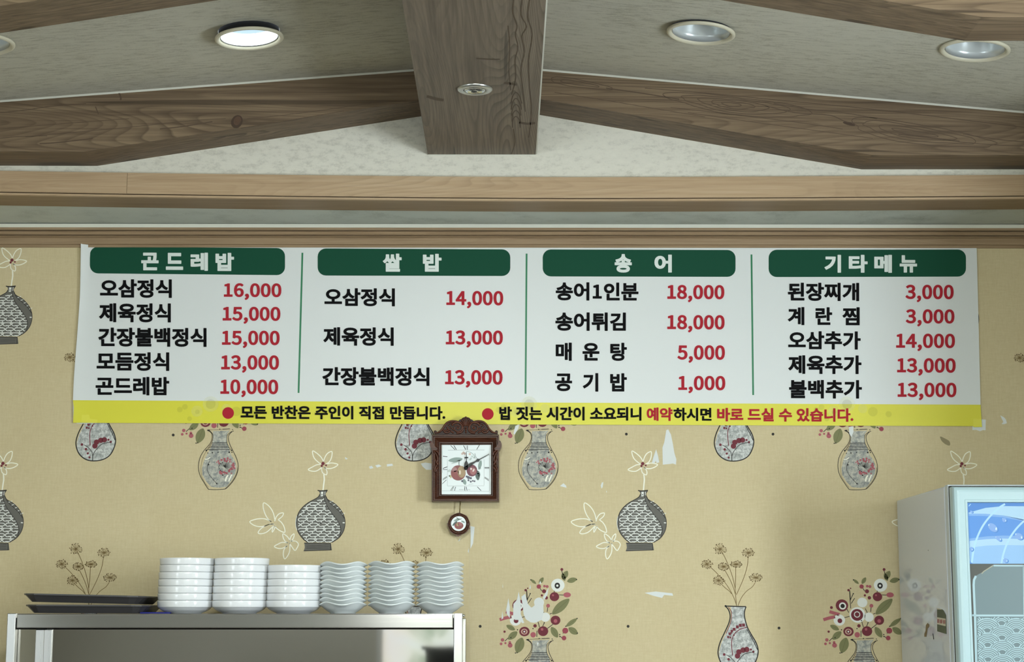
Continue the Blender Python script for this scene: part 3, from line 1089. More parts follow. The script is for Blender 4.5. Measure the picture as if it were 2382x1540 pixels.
def art_bottle():
    A = Art(YP, 4.67, 1600, 1240)

    def c8(x, y):                # the foot is seen one repeat higher up
        return ((1640 + x / 4.9625 + 11.4 - 1600) * 4.67, (960 + y / 4.9625 + 487 - 1240) * 4.67)
    left = [(405, 793), (440, 830), (460, 900), (445, 980), (400, 1080), (350, 1190), (328, 1290)]
    low = [c8(110, 430), c8(150, 500), c8(220, 552), c8(300, 570), c8(400, 560), c8(480, 520), c8(530, 450)]
    right = [(765, 1290), (745, 1200), (700, 1120), (650, 1030), (620, 930), (615, 860), (632, 800)]
    fill = [(470, 800), (476, 900), (460, 980), (415, 1090), (362, 1200), (340, 1290)] + low + right
    A.poly(fill, K_mot2)
    A.up()
    A.stroke(left + low + right, 12, K_line)
    A.stroke([(440, 805), (470, 850), (476, 900), (460, 985), (415, 1090)], 7, K_maroon)
    A.stroke([(405, 793), (520, 797), (632, 800)], 12, K_line)
    A.stroke([(640, 1045), (690, 1130), (735, 1220), (758, 1270)], 8, K_line)
    A.disc(410, 793, 11, K_line)
    A.stroke([(645, 1022), (570, 1045), (510, 1090), (485, 1140), (475, 1200), (480, 1270), (487, 1330)], 9, K_maroon)
    for x, y, r in ((605, 1000, 17), (570, 1003, 17), (538, 1020, 16), (503, 1045, 16), (478, 1065, 14), (455, 1095, 14), (438, 1130, 12), (462, 1135, 9), (500, 1110, 9), (470, 1085, 9)):
        A.poly([(x - r, y - r), (x + r * .9, y - r), (x + r, y + r), (x - r * .8, y + r)], K_maroon)
    for x, y, r in ((540, 1335, 30), (555, 1292, 30), (600, 1272, 30), (640, 1266, 30), (685, 1265, 12), (712, 1290, 13)):
        A.disc(x, y, r, K_maroon)
    A.stroke([c8(505, 345), c8(400, 370), c8(340, 430), c8(305, 490), c8(300, 565)], 7, K_line)
    A.stroke([c8(190, 378), c8(240, 410), c8(290, 470), c8(300, 550)], 6, K_line)
    for p, r in ((c8(165, 375), 15), (c8(215, 430), 15), (c8(240, 480), 13), (c8(262, 528), 12)):
        A.disc(p[0], p[1], r, K_maroon)
    for s in ([(365, 195), (400, 260), (440, 350), (480, 460), (510, 580), (520, 680), (528, 790)],
              [(655, 265), (645, 360), (610, 480), (560, 600), (527, 670)],
              [(240, 365), (300, 420), (345, 470), (390, 520), (440, 590), (480, 660), (515, 740), (528, 790)],
              [(400, 400), (450, 490), (490, 580), (515, 660)], [(520, 360), (520, 480), (515, 600)],
              [(350, 540), (400, 590), (450, 630), (475, 660)], [(733, 535), (700, 585), (640, 630), (590, 690), (560, 750), (545, 790)]):
        A.stroke(s, 6.5, K_tan)
    RR = random.Random(5)
    for x, y, rx, ry in ((350, 175, 68, 58), (660, 215, 68, 48), (208, 338, 60, 48), (388, 365, 58, 42), (525, 340, 64, 40), (335, 515, 64, 52), (740, 485, 74, 46)):
        for k in range(24):
            a = k * 2 * math.pi / 24 + RR.uniform(-.1, .1)
            q = RR.uniform(.7, 1.05)
            e = (x + rx * q * math.cos(a), y + ry * q * math.sin(a))
            A.stroke([(x, y), e], 3, K_tan, False)
            A.disc(e[0], e[1], 6, K_tand, n=6)
    return A


def repeat(art, name, cells, lv=0):
    o = art.make(name, WALL)
    o0 = WORLD[o.name]
    first = True
    for i, j in cells:
        pos = o0 + Vector((i * PX, 0, j * PZV))
        if first:
            o.location = pos - WORLD[WALL.name]
            WORLD[o.name] = pos.copy()
            first = False
        else:
            copy_of(o, pos, WALL)


repeat(art_patterned(), 'patterned_vase_print', [(0, 0), (1, 0), (-1, 0), (2, 0), (-1, 1), (2, 1), (0, 1), (1, 1)])
repeat(art_outline_flowers(), 'outline_flower_print', [(0, 0), (1, 0), (2, 0), (0, 1), (1, 1)])
repeat(art_clear_vase(), 'clear_vase_print', [(0, 0), (1, 0), (2, 0), (1, -1), (2, -1)])
repeat(art_bouquet(), 'bouquet_print', [(0, 0), (1, 0), (-1, 1), (0, 1), (1, 1)])
repeat(art_bottle(), 'bottle_vase_print', [(0, 0), (-1, 0), (-2, 0), (0, 1), (-1, 1), (-2, 1), (1, 1)])

# torn spots where the printed layer has come away
M_torn = mat('torn_paper', C(226, 230, 228), 0.85)
S2, S7, SC, S8, S9 = (5.923, 1120, 1280), (5.54, 1150, 960), (4.8125, 900, 940), (4.9625, 1640, 960), (9.624, 2180, 920)
TORN = [(S2, [(580, 880), (572, 800), (550, 640), (600, 600), (640, 740), (690, 795), (730, 760), (730, 690), (790, 650), (850, 680), (856, 850), (830, 960), (760, 990), (680, 995), (610, 950)]),
        (S2, [(436, 900), (440, 740), (490, 680), (512, 570), (535, 680), (545, 780), (540, 880), (590, 1000), (560, 1005), (530, 960), (460, 960)]),
        (S2, [(340, 820), (370, 660), (390, 780), (390, 935), (350, 880)]),
        (S2, [(846, 650), (925, 515), (910, 610), (860, 692)]), (S2, [(275, 955), (286, 840), (302, 935)]), (S2, [(290, 515), (292, 455), (298, 515)]), (S2, [(660, 530), (672, 468), (680, 530)]),
        (S2, [(762, 1275), (790, 1272), (772, 1322)]), (S2, [(795, 460), (810, 420), (826, 462)]),
        (S7, [(2170, 670), (2165, 450), (2190, 380), (2215, 225), (2240, 215), (2275, 280), (2300, 400), (2320, 520), (2345, 600), (2340, 670), (2300, 655), (2255, 662)]),
        (S7, [(2030, 645), (2050, 570), (2085, 470), (2110, 560), (2125, 640), (2090, 650), (2080, 620), (2060, 655)]),
        (S7, [(845, 945), (890, 910), (925, 940), (930, 968), (880, 955)]), (S7, [(1370, 940), (1385, 900), (1405, 895), (1395, 960), (1380, 980)]),
        (S7, [(245, 270), (270, 170), (320, 150), (310, 200), (260, 285)]), (S7, [(1440, 1005), (1450, 1010), (1446, 1040)]),
        (SC, [(378, 665), (430, 655), (500, 665), (500, 735), (440, 735), (400, 700)]), (SC, [(0, 672), (60, 668), (68, 690), (0, 700)]), (SC, [(-200, 700), (-170, 690), (-150, 716), (-190, 726)]), (SC, [(-130, 686), (-90, 676), (-60, 694), (-110, 712)]),
        (SC, [(935, 1366), (982, 1375), (965, 1560), (935, 1620), (938, 1480)]), (SC, [(795, 1540), (825, 1495), (815, 1530)]), (SC, [(905, 1650), (918, 1610), (916, 1670)]),
        (S8, [(1660, 165), (1710, 155), (1715, 220), (1690, 282), (1665, 240)]),
        (S9, [(1412, 445), (1500, 490), (1540, 540), (1562, 620), (1500, 642), (1440, 640), (1480, 590), (1450, 530)]),
        ((1, 0, 0), [(1499, 1379), (1525, 1376), (1564, 1380), (1566, 1386), (1545, 1384), (1540, 1391), (1520, 1386)]),
        ((5.704, 560, 1040), [(1383, 130), (1398, 140), (1420, 155), (1400, 166), (1386, 158)])]
for (s, ox, oy), pts in TORN:
    A = Art(YP - 0.0006, s, ox, oy)
    A.poly(pts, M_torn)
    A.make('torn_patch', WALL)
A = Art(YP, *S9)
A.poly([(65, 935), (85, 920), (200, 975), (270, 1020), (292, 1080), (272, 1122), (190, 1095), (120, 1040), (85, 990)], mat('paper_stain', C(150, 138, 106), 0.8), True)
A.make('paper_stain', WALL)

# screw holes left in the wall
mb = MB()
pc = P(403, 1012, D)
mb.lathe([(0.0002, -0.0012), (0.0033, -0.0012), (0.0040, -0.0028), (0.0046, -0.0016), (0.0046, 0.0)], 12, lambda x, y, h: pc + Vector((x, h, y)))
h0 = build(mb, 'wall_plug', mat('wall_plug_black', C(58, 56, 52), 0.7), WALL)
o0 = WORLD[h0.name]
for px, py in ((1457, 1010), (1798, 1010), (1461, 1457), (1812, 1461), (1117, 1457)):
    copy_of(h0, o0 + P(px, py, D) - pc, WALL)

# ---------------------------------------------------------------- menu banner
YBN = D - 0.006
M_ban = mat('banner_vinyl', C(226, 230, 230), 0.38, spec=0.4)
M_yel = mat('banner_yellow', C(226, 220, 62), 0.38, spec=0.4)
M_grn = mat('banner_green', C(24, 78, 58), 0.6, spec=0.12)
M_lin = mat('banner_line_green', C(44, 128, 88), 0.4, spec=0.4)
M_blk = mat('ink_black', C(14, 14, 16), 0.7, spec=0.1)
M_red = mat('ink_red', C(182, 46, 58), 0.7, spec=0.1)
M_wht = mat('ink_white', C(228, 236, 232), 0.45)


def lerp(a, b, t):
    return a + (b - a) * t


def ban(u, v):
    """banner pixel: u across, v = 0 top, 1 yellow edge, 2 bottom"""
    top = (lerp(188, 2272, u), lerp(567, 574.5, u))
    mid = (lerp(172.5, 2281, u), lerp(931, 941.5, u))
    bot = (lerp(170, 2284, u), lerp(983.5, 991.5, u))
    a, b, t = (top, mid, v) if v <= 1 else (mid, bot, v - 1)
    x, y = lerp(a[0], b[0], t), lerp(a[1], b[1], t)
    # slightly wavy left edge, as the vinyl has stretched there
    if u == 0 and v <= 1:
        x += 3.0 * math.sin(v * 5.0)
    return x, y


def ban_y(u, v):
    left = max(0.0, 1 - u / 0.011)
    return YBN - left * (0.006 * math.exp(-v * 2.2) + 0.002)


ban_o = tag(thing('menu_banner', P(1230, 991, YBN)), 'long white vinyl menu banner with green headers and yellow bottom strip', 'banner')
us = [0, 0.004, 0.008, 0.0115] + [0.02 + 0.98 * i / 40 for i in range(41)]
mb = MB()
for vs, mi in (([i / 12 for i in range(13)], 0), ([1 + i / 3 for i in range(4)], 1)):
    mb.grid([[P(*ban(u, v), ban_y(u, v)) for u in us] for v in vs], mi, True)
# back side and rim give the sheet its thickness
mb.grid([[P(*ban(u, v), ban_y(u, v)) + Vector((0, 0.0012, 0)) for u in us] for v in (0, .33, .66, 1, 2)], 0, True)
build(mb, 'vinyl_sheet', [M_ban, M_yel], ban_o)
YT = YBN - 0.0004


def rounded(x0, x1, yl0, yl1, yr0, yr1, r):
    pts = []
    for cx, cy, a0 in ((x0 + r, yl0 + r, 180), (x1 - r, yr0 + r, 270), (x1 - r, yr1 - r, 0), (x0 + r, yl1 - r, 90)):
        for k in range(7):
            a = math.radians(a0 + 15 * k)
            pts.append((cx + r * math.cos(a), cy + r * math.sin(a)))
    return pts


for x0, x1, a, b, c_, d in ((209, 663, 574, 636, 577, 640), (739, 1187, 578, 641, 580, 642), (1262.5, 1711, 580.3, 643, 581.5, 644), (1788, 2247, 581, 644.5, 580.5, 643.5)):
    A = Art(YT)
    A.poly(rounded(x0, x1, a, b, c_, d, 19), M_grn)
    A.make('header_bar', ban_o)
for a, b in (((703.5, 588), (694.5, 914)), ((1225, 590), (1222.5, 916)), ((1748, 592), (1752, 919))):
    A = Art(YT)
    A.stroke([a, b], 4.2, M_lin, False)
    A.make('divider_line', ban_o)
for x, y in ((530.6, 960.8), (1134.7, 963.1)):
    A = Art(YT)
    A.disc(x, y, 13.6, M_red, n=32)
    A.make('bullet_dot', ban_o)

# the wallpaper's bouquets show faintly through the thin vinyl
def veil(name, col, amount):
    m = mat(name, col, 0.5)
    t_ = m.node_tree
    tr_ = nd(m, 'ShaderNodeBsdfTransparent')
    mx = nd(m, 'ShaderNodeMixShader')
    mx.inputs[0].default_value = amount
    link(m, tr_.outputs[0], mx.inputs[1])
    link(m, t_.nodes['Principled BSDF'].outputs[0], mx.inputs[2])
    link(m, mx.outputs[0], t_.nodes['Material Output'].inputs[0])
    return m


V_dk, V_lt = veil('show_through_dark', C(96, 104, 60), 0.10), veil('show_through_light', C(250, 250, 190), 0.16)
for cell in (-1, 0, 1):
    A = Art(YBN - 0.00015, 5.923, 1120, 1280)
    for x, y, r_, vm in ((1052, 482, 93, V_lt), (1045, 488, 38, V_dk), (470, 962, 80, V_lt), (477, 972, 33, V_dk), (425, 760, 86, V_dk), (660, 860, 112, V_lt), (660, 860, 70, V_dk), (720, 690, 66, V_lt), (1005, 640, 66, V_dk), (1020, 965, 68, V_dk),
                         (880, 922, 66, V_lt), (1180, 615, 45, V_dk), (860, 600, 34, V_dk), (230, 940, 40, V_dk), (300, 900, 40, V_dk), (1080, 780, 70, V_dk), (1140, 720, 50, V_dk), (810, 430, 36, V_dk), (370, 1070, 34, V_dk), (700, 480, 26, V_dk), (1240, 1000, 44, V_dk)):
        if y < 800:
            continue
        A.up(0.04)
        A.disc(x, y, r_, vm, n=16)
    o = tag(A.make('show_through', ban_o), kind='stuff')
    o.location += Vector((cell * PX, 0, PZV))

DIG = {'0':(389,[[(195,-9),(240,-2),(279,20),(311,57),(335,109),(349,176),(354,258),(349,340),(335,406),(311,457),(279,493),(240,515),(195,522),(149,515),(110,493),(78,457),(55,406),(40,340),(35,258),(40,176),(55,109),(78,57),(110,20),(149,-2)],[(195,43),(167,48),(143,65),(124,94),(109,136),(100,190),(97,258),(100,326),(109,380),(124,421),(143,450),(167,467),(195,472),(222,467),(246,450),(265,421),(280,380),(289,326),(293,258),(289,190),(280,136),(265,94),(246,65),(222,48)]]),'1':(389,[[(62,0),(343,0),(343,53),(240,53),(240,513),(191,513),(177,506),(161,499),(145,492),(126,486),(106,481),(85,477),(85,436),(176,436),(176,53),(62,53)]]),'3':(389,[[(184,-9),(228,-5),(268,8),(301,30),(327,59),(344,95),(349,137),(346,170),(335,199),(318,223),(296,243),(270,258),(241,268),(241,271),(267,282),(289,298),(307,316),(320,339),(329,365),(332,394),(327,432),(312,464),(290,489),(260,507),(223,519),(182,522),(154,520),(127,514),(103,505),(80,493),(59,478),(39,461),(74,421),(89,435),(105,447),(122,457),(141,464),(160,469),(180,471),(205,468),(226,460),(244,448),(256,432),(264,412),(267,389),(264,363),(254,339),(236,320),(209,304),(172,295),(125,291),(125,242),(178,239),(219,229),(249,214),(269,194),(281,169),(284,139),(281,112),(271,89),(255,70),(234,56),(209,47),(180,44),(152,46),(128,53),(106,62),(87,74),(69,88),(53,103),(20,62),(39,43),(60,27),(85,12),(114,1),(147,-6)]]),'4':(389,[[(238,0),(298,0),(298,141),(367,141),(367,193),(298,193),(298,513),(228,513),(14,183),(14,141),(238,141)],[(238,193),(81,193),(197,368),(205,380),(212,393),(219,406),(226,418),(232,431),(239,443),(242,443),(241,429),(240,413),(239,396),(239,380),(238,364),(238,350)]]),'5':(389,[[(183,-9),(226,-4),(265,12),(300,37),(327,71),(345,115),(352,167),(346,218),(330,260),(306,291),(275,313),(238,326),(197,331),(182,330),(168,328),(155,325),(143,321),(131,316),(120,310),(133,459),(326,459),(326,513),(77,513),(60,274),(95,252),(109,261),(122,269),(135,275),(149,279),(164,281),(180,282),(210,279),(236,268),(257,251),(273,228),(283,199),(286,165),(283,130),(272,101),(255,77),(233,59),(206,48),(177,44),(149,46),(124,52),(103,61),(83,73),(66,86),(51,101),(19,59),(38,42),(59,26),(84,12),(113,1),(146,-6)]]),'6':(389,[[(211,-9),(249,-4),(285,12),(315,37),(338,70),(353,111),(359,158),(354,207),(341,247),(320,279),(291,301),(256,314),(216,319),(195,317),(175,311),(154,302),(135,290),(116,275),(99,257),(105,328),(119,383),(140,423),(166,450),(197,465),(232,470),(247,469),(262,465),(277,459),(290,451),(302,442),(313,431),(349,470),(334,484),(317,497),(298,508),(277,516),(254,521),(229,522),(180,516),(136,495),(97,459),(66,406),(46,335),(39,245),(45,167),(62,104),(88,54),(123,19),(164,-2)],[(101,206),(118,227),(136,244),(154,256),(172,265),(189,269),(205,271),(234,267),(257,257),(275,240),(288,218),(295,190),(298,158),(295,125),(286,96),(273,73),(255,56),(234,45),(211,41),(181,46),(155,60),(134,84),(118,116),(107,157)]]),'8':(389,[[(196,-9),(241,-4),(280,9),(312,29),(336,56),(351,88),(356,123),(353,156),(344,184),(330,208),(313,228),(292,244),(270,258),(270,262),(286,276),(301,293),(316,313),(327,335),(335,360),(338,386),(334,423),(321,456),(301,483),(273,504),(238,516),(197,521),(159,517),(126,505),(97,485),(75,459),(62,427),(57,391),(59,365),(66,342),(77,321),(92,303),(108,286),(126,272),(126,270),(103,255),(81,237),(62,215),(46,189),(36,160),(32,127),(38,90),(54,57),(78,29),(111,9),(151,-4)],[(231,279),(201,291),(174,305),(150,321),(131,340),(119,363),(115,391),(118,414),(126,434),(138,451),(154,463),(174,471),(197,473),(222,470),(244,461),(261,447),(273,429),(281,407),(284,382),(282,364),(278,346),(270,328),(260,311),(247,294)],[(197,39),(167,42),(141,51),(120,65),(103,84),(93,107),(89,133),(91,157),(98,179),(109,200),(123,218),(140,235),(160,249),(195,235),(227,219),(255,202),(276,182),(291,157),(296,125),(292,101),(283,80),(268,63),(249,50),(225,41)]]),',':(195,[[(53,-133),(82,-118),(107,-98),(127,-75),(142,-49),(152,-19),(155,13),(153,35),(148,54),(140,68),(130,79),(117,86),(101,88),(88,87),(77,83),(67,76),(59,67),(54,56),(53,43),(54,30),(59,19),(67,11),(76,4),(87,0),(99,-1),(107,-1),(105,-21),(98,-40),(88,-57),(74,-72),(57,-85),(37,-95)]])}
_cache = {}


def glyph_mesh(txt, bold):
    """flat triangles of a line of lettering, x right, y up, emboldened by `bold` of the em"""
    key = (txt, bold)
    if key in _cache:
        return _cache[key]
    tris, bnd = [], []
    if all(ch in DIG for ch in txt):
        x = 0.0
        for ch in txt:
            adv, loops = DIG[ch]
            ls = [[Vector((x + p[0] / 700.0, p[1] / 700.0, 0)) for p in l] for l in loops]
            allp = [p for l in ls for p in l]
            for t in tessellate_polygon(ls):
                tris.append([allp[i] for i in t])
            for l in ls:
                for i in range(len(l)):
                    bnd.append((l[i - 1], l[i]))
            x += adv / 700.0 + bold * 0.5
    else:
        cu = bpy.data.curves.new('lettering', 'FONT')
        cu.body = txt
        cu.resolution_u = 5
        ob = bpy.data.objects.new('lettering', cu)
        COL.objects.link(ob)
        bpy.context.view_layer.update()
        me = bpy.data.meshes.new_from_object(ob.evaluated_get(bpy.context.evaluated_depsgraph_get()))
        cnt = {}
        for p in me.polygons:
            vs = list(p.vertices)
            tris.append([me.vertices[i].co.copy() for i in vs])
            for i in range(len(vs)):
                e = tuple(sorted((vs[i - 1], vs[i])))
                cnt[e] = cnt.get(e, 0) + 1
        for (a, b), n in cnt.items():
            if n == 1:
                bnd.append((me.vertices[a].co.copy(), me.vertices[b].co.copy()))
        bpy.data.objects.remove(ob)
        bpy.data.curves.remove(cu)
        bpy.data.meshes.remove(me)
    for a, b in bnd:
        d = b - a
        if d.length < 1e-6:
            continue
        d.normalize()
        o = Vector((-d.y, d.x, 0)) * bold
        e = d * bold * (0.75 if (b - a).length > 0.06 else 0.25)
        tris.append([a - e + o, a - e - o, b + e - o, b + e + o])
    xs = [p.x for t in tris for p in t]
    ys = [p.y for t in tris for p in t]
    _cache[key] = (tris, min(xs), max(xs), min(ys), max(ys))
    return _cache[key]


def text(txt, x0, x1, y0, y1, m, bold=0.036, name='menu_text', parent=None, Y=None, slope=0.004):
    parent = parent or ban_o
    tris, ax, bx, ay, by = glyph_mesh(txt, bold)
    mb = MB()
    for t in tris:
        q = []
        for p in t:
            px = x0 + (p.x - ax) / (bx - ax) * (x1 - x0)
            py = y1 - (p.y - ay) / (by - ay) * (y1 - y0) + slope * (px - (x0 + x1) / 2)
            q.append(P(px, py, (Y or YT) - 0.0003 - 3e-6 * len(mb.f)))
        mb.face(q)
    return build(mb, name, m, parent, weld=False)


# headers, letter by letter
for s, ox, items in ((4.331, 160, (('곤', 730, 905, 120, 298), ('드', 978, 1152, 122, 294), ('레', 1227, 1402, 120, 303), ('밥', 1478, 1665, 122, 305))),
                     (4.331, 690, (('쌀', 868, 1058, 130, 312), ('밥', 1272, 1460, 132, 312))),
                     (4.331, 1210, (('송', 952, 1125, 134, 321), ('어', 1352, 1528, 140, 320))),
                     (4.331, 1740, (('기', 770, 937, 142, 322), ('타', 1015, 1205, 142, 322), ('메', 1272, 1450, 142, 323), ('뉴', 1528, 1703, 146, 321)))):
    for ch, a, b, c_, d in items:
        text(ch, ox + a / s, ox + b / s, 560 + c_ / s, 560 + d / s, M_wht, 0.045, 'header_letter')
# dishes and prices
for t_, a, b, c_, d in (('오삼정식', 232.7, 399.7, 649.6, 692.8), ('제육정식', 230.4, 397.4, 705.5, 749.8), ('간장불백정식', 228.6, 480.5, 762.5, 806.6), ('모듬정식', 224.7, 393.7, 819.3, 862.7), ('곤드레밥', 222.3, 393.7, 876.5, 919.7),
                       ('오삼정식', 754.7, 918.6, 670.4, 712.4), ('제육정식', 751.9, 915.8, 761.3, 804.2), ('간장불백정식', 750, 999, 854.3, 897.3),
                       ('송어튀김', 1292, 1455.9, 726.7, 769.7),
                       ('매', 1292.7, 1330, 796.9, 839.4), ('운', 1355, 1394.3, 797.8, 838.9), ('탕', 1419.7, 1458.2, 797.3, 839.6), ('공', 1291.5, 1330.8, 868.9, 910), ('기', 1355.5, 1391.7, 867.9, 911), ('밥', 1419.4, 1458.2, 868.2, 910.8),
                       ('된장찌개', 1832.4, 1998.6, 657.7, 700.2), ('계', 1832.4, 1871.1, 714.2, 756.3), ('란', 1897, 1935.8, 714.6, 755.9), ('찜', 1959.3, 1999.8, 714.6, 756.7),
                       ('오삼추가', 1833.5, 2002, 770.6, 813), ('제육추가', 1833.5, 2003.9, 826.6, 870), ('불백추가', 1835.4, 2005, 883.9, 927)):
    text(t_, a, b, c_, d, M_blk)
# a dish name with a numeral in it
text('송어', 1292.7, 1371, 656.5, 699, M_blk)
text('1', 1378.6, 1400, 662, 694.8, M_blk)
text('인분', 1404.6, 1485.2, 657.3, 699, M_blk)
for t_, a, b, c_, d in (('16,000', 520.7, 654.6, 658.8, 698.1), ('15,000', 517.9, 652.3, 713.5, 753.5), ('15,000', 516.3, 650.6, 769, 810), ('13,000', 514.4, 649, 826.2, 867.3), ('10,000', 512.6, 647.2, 882.7, 924.3),
                       ('14,000', 1038.2, 1170.7, 676.6, 717.5), ('13,000', 1037, 1169.8, 768.5, 808.9), ('13,000', 1035.2, 1169.1, 860.8, 901.9),
                       ('18,000', 1552.2, 1685, 662.7, 703.2), ('18,000', 1552.2, 1685.6, 732.7, 773.6), ('5,000', 1575.5, 1686.3, 803, 844.2), ('1,000', 1577.8, 1687.3, 874.2, 915),
                       ('3,000', 2106, 2218.4, 662.3, 703.2), ('3,000', 2106.7, 2220.3, 719.3, 759.7), ('14,000', 2084.5, 2221.4, 775.9, 817), ('13,000', 2086.8, 2223, 833, 874.2), ('13,000', 2088, 2224.9, 890, 931.2)):
    text(t_, a, b, c_, d, M_red, 0.034, 'price_text')
# notes on the yellow strip
text('모든 반찬은 주인이 직접 만듭니다.', 559.9, 1035.9, 944.2, 975.6, M_blk, 0.037, 'note_text')
text('밥 짓는 시간이 소요되니', 1161.5, 1492.2, 946.2, 978, M_blk, 0.037, 'note_text')
text('예약', 1504.4, 1564.4, 948, 979, M_red, 0.037, 'note_text')
text('하시면', 1566.7, 1655.2, 948.5, 979.2, M_blk, 0.037, 'note_text')
text('바로 드실 수 있습니다.', 1668.3, 1985.2, 949.3, 980.7, M_red, 0.037, 'note_text')

# tape at the bottom corners
A = Art(YBN + 0.003, 9.624, 2180, 920)
A.poly([(800, 520), (1088, 540), (1085, 780), (1030, 775), (960, 800), (870, 770), (785, 775)], M_torn)
A.make('tape_piece', ban_o)
M_ytape = mat('tape_over_yellow', C(232, 226, 80), 0.5)
A = Art(YT, 9.624, 2180, 920)
A.poly([(805, 520), (985, 525), (1005, 705), (812, 708)], M_ytape)
A.make('tape_patch', ban_o)
A = Art(YT, 4.331, 160, 780)
A.poly([(82, 802), (205, 800), (212, 840), (290, 850), (285, 878), (72, 880)], M_ytape)
A.make('tape_patch', ban_o)
A = Art(YBN + 0.003, 4.331, 160, 780)
A.poly([(75, 860), (290, 860), (280, 884), (180, 890), (80, 888)], M_torn)
A.make('tape_piece', ban_o)

# ---------------------------------------------------------------- wall clock
M_wal = wood('walnut', C(36, 18, 12), C(72, 40, 27), C(98, 60, 42), seed=1.0, scale=4.0, knots=False, rough=0.25, bumps=0.1)
M_wald = wood('walnut_carved', C(44, 22, 15), C(84, 46, 32), C(116, 72, 52), seed=4.0, scale=4.0, knots=False, rough=0.24, bumps=0.1)
M_walg = wood('walnut_ground_shade', C(22, 11, 8), C(44, 24, 17), C(62, 36, 26), seed=4.0, scale=4.0, knots=False, rough=0.4, bumps=0.1)  # crest ground darkened: shade between the carvings put into the colour
M_face = mat('clock_face', C(228, 236, 238), 0.25, spec=0.5)
ck = tag(thing('wall_clock', P(1083, 1167, D)), 'square carved brown wall clock with painted fruit on its white face', 'clock')
S1 = (11.0, 980, 960)
S3 = (8.557, 980, 1080)
YK = D - 0.060                  # plane in which the clock's drawing was measured
CXL, CXR, CYT, CYB = 1004.0, 1161.0, 1010.5, 1166.5
# moulded frame: rectangles of growing inset at changing height
mb = MB()
rows = []
for ins, dep in ((0, 0), (0, .034), (1.2, .038), (3.5, .038), (5, .035), (7, .035), (12, .030), (17.0, .026), (17.5, .029), (19.5, .029), (20.5, .022), (23.5, .017)):
    k = ins / 23.5
    x0, x1, y0, y1 = CXL + 23.5 * k, CXR - 19.5 * k, CYT + 23.5 * k, CYB - 18 * k
    cs = [P(x, y, YK) for x, y in ((x0, y0), (x1, y0), (x1, y1), (x0, y1))]
    rows.append([(c_.x, D - 0.022 - dep if ins else (D if dep == 0 else D - 0.022 - dep), c_.z) for c_ in cs])
mb.grid(rows, 0, False, True)
build(mb, 'frame', M_wal, ck)
YFC = D - 0.022 - 0.018
mb = MB()
mb.face([P(x, y, YFC) for x, y in ((1024, 1031), (1145, 1031), (1145, 1151), (1024, 1151))])
face = build(mb, 'dial', M_face, ck, weld=False)
# printed dial
K_num = mat('dial_ink', C(30, 34, 38), 0.5)
K_thin = mat('dial_grey', C(120, 128, 128), 0.5)
A = Art(YFC - 0.0003, *S1)
for p in ([(680, 960), (1615, 955)],):
    A.stroke(p, 6, K_thin, False)
for a, b, w in (((750, 838), (865, 950), 14), ((832, 838), (900, 950), 16), ((1080, 838), (1135, 945), 16), ((1150, 838), (1150, 945), 6), ((1180, 838), (1180, 950), 14), ((1490, 822), (1415, 945), 14),
                ((552, 1115), (668, 1128), 16), ((552, 1430), (665, 1382), 16), ((552, 1455), (668, 1455), 12), ((1618, 1395), (1740, 1395), 7), ((1618, 1412), (1740, 1412), 14), ((1618, 1430), (1740, 1430), 7)):
    A.stroke([a, b], w, K_num, False)
A.stroke([(540, 828), (1735, 822)], 5, K_thin, False)
A.stroke([(545, 828), (540, 1540)], 5, K_thin, False)
A.view(*S3)
for a, b, w in (((425, 318), (512, 262), 8), ((425, 300), (512, 248), 5), ((430, 288), (512, 240), 5), ((418, 390), (500, 310), 9), ((578, 525), (635, 440), 8), ((596, 528), (648, 440), 5), ((610, 530), (655, 445), 4), ((660, 528), (684, 448), 10),
                ((862, 440), (862, 525), 10), ((890, 445), (912, 525), 11), ((878, 530), (862, 445), 4), ((1115, 448), (1190, 525), 11), ((1260, 262), (1345, 318), 9), ((1262, 248), (1345, 300), 5), ((1258, 275), (1345, 335), 5)):
    A.stroke([a, b], w, K_num, False)
for a, b in (((520, -100), (520, 428)), ((1250, -98), (1250, 420)), ((518, 430), (1250, 428)), ((412, 530), (1355, 535)), ((1355, -200), (1355, 535))):
    A.stroke([a, b], 4, K_thin, False)
A.stroke([(750, 505), (845, 507)], 6, K_thin, False)
A.stroke([(930, 505), (975, 507)], 6, K_thin, False)
A.stroke([(940, 408), (980, 398), (1035, 390)], 4, K_thin)
A.make('numerals', face)
A = Art(YFC - 0.0003, *S3)
g1, g2, g3 = mat('fruit_leaf', C(150, 168, 162), 0.5), mat('fruit_leaf_dark', C(98, 112, 108), 0.5), mat('fruit_leaf_pale', C(196, 208, 204), 0.5)
A.view(*S1)
A.leaf((690, 1230), (1060, 1180), 120, g1)
A.leaf((760, 1310), (1060, 1200), 50, g3)
A.stroke([(1150, 990), (1250, 1010), (1340, 1080), (1380, 1180)], 12, g1)
A.stroke([(1370, 1040), (1390, 1120), (1450, 1200)], 10, g2)
for x, y in ((1080, 1020), (1050, 1050), (1110, 1050), (1240, 1060)):
    A.disc(x, y, 30, mat('fruit_blossom', C(212, 190, 178), 0.5), n=9)
for x, y in ((1270, 1170), (1350, 1150), (1300, 1120), (1250, 1200)):
    A.disc(x, y, 26, g3, n=9)
A.leaf((1530, 1220), (1470, 1460), 90, g1)
A.disc(1500, 1420, 34, g3)
A.view(*S3)
A.leaf((1130, 320), (1110, 120), 90, g2)
A.leaf((1155, 250), (1130, 130), 60, g1)
A.leaf((880, 410), (840, 290), 70, g1)
A.leaf((520, 150), (590, 110), 50, g3)
A.leaf((590, 280), (580, 210), 36, mat('fruit_straw', C(206, 198, 150), 0.5))
A.disc(562, 232, 17, g2, n=9)
A.stroke([(760, 60), (750, -20), (760, -80)], 14, g2)
A.up()
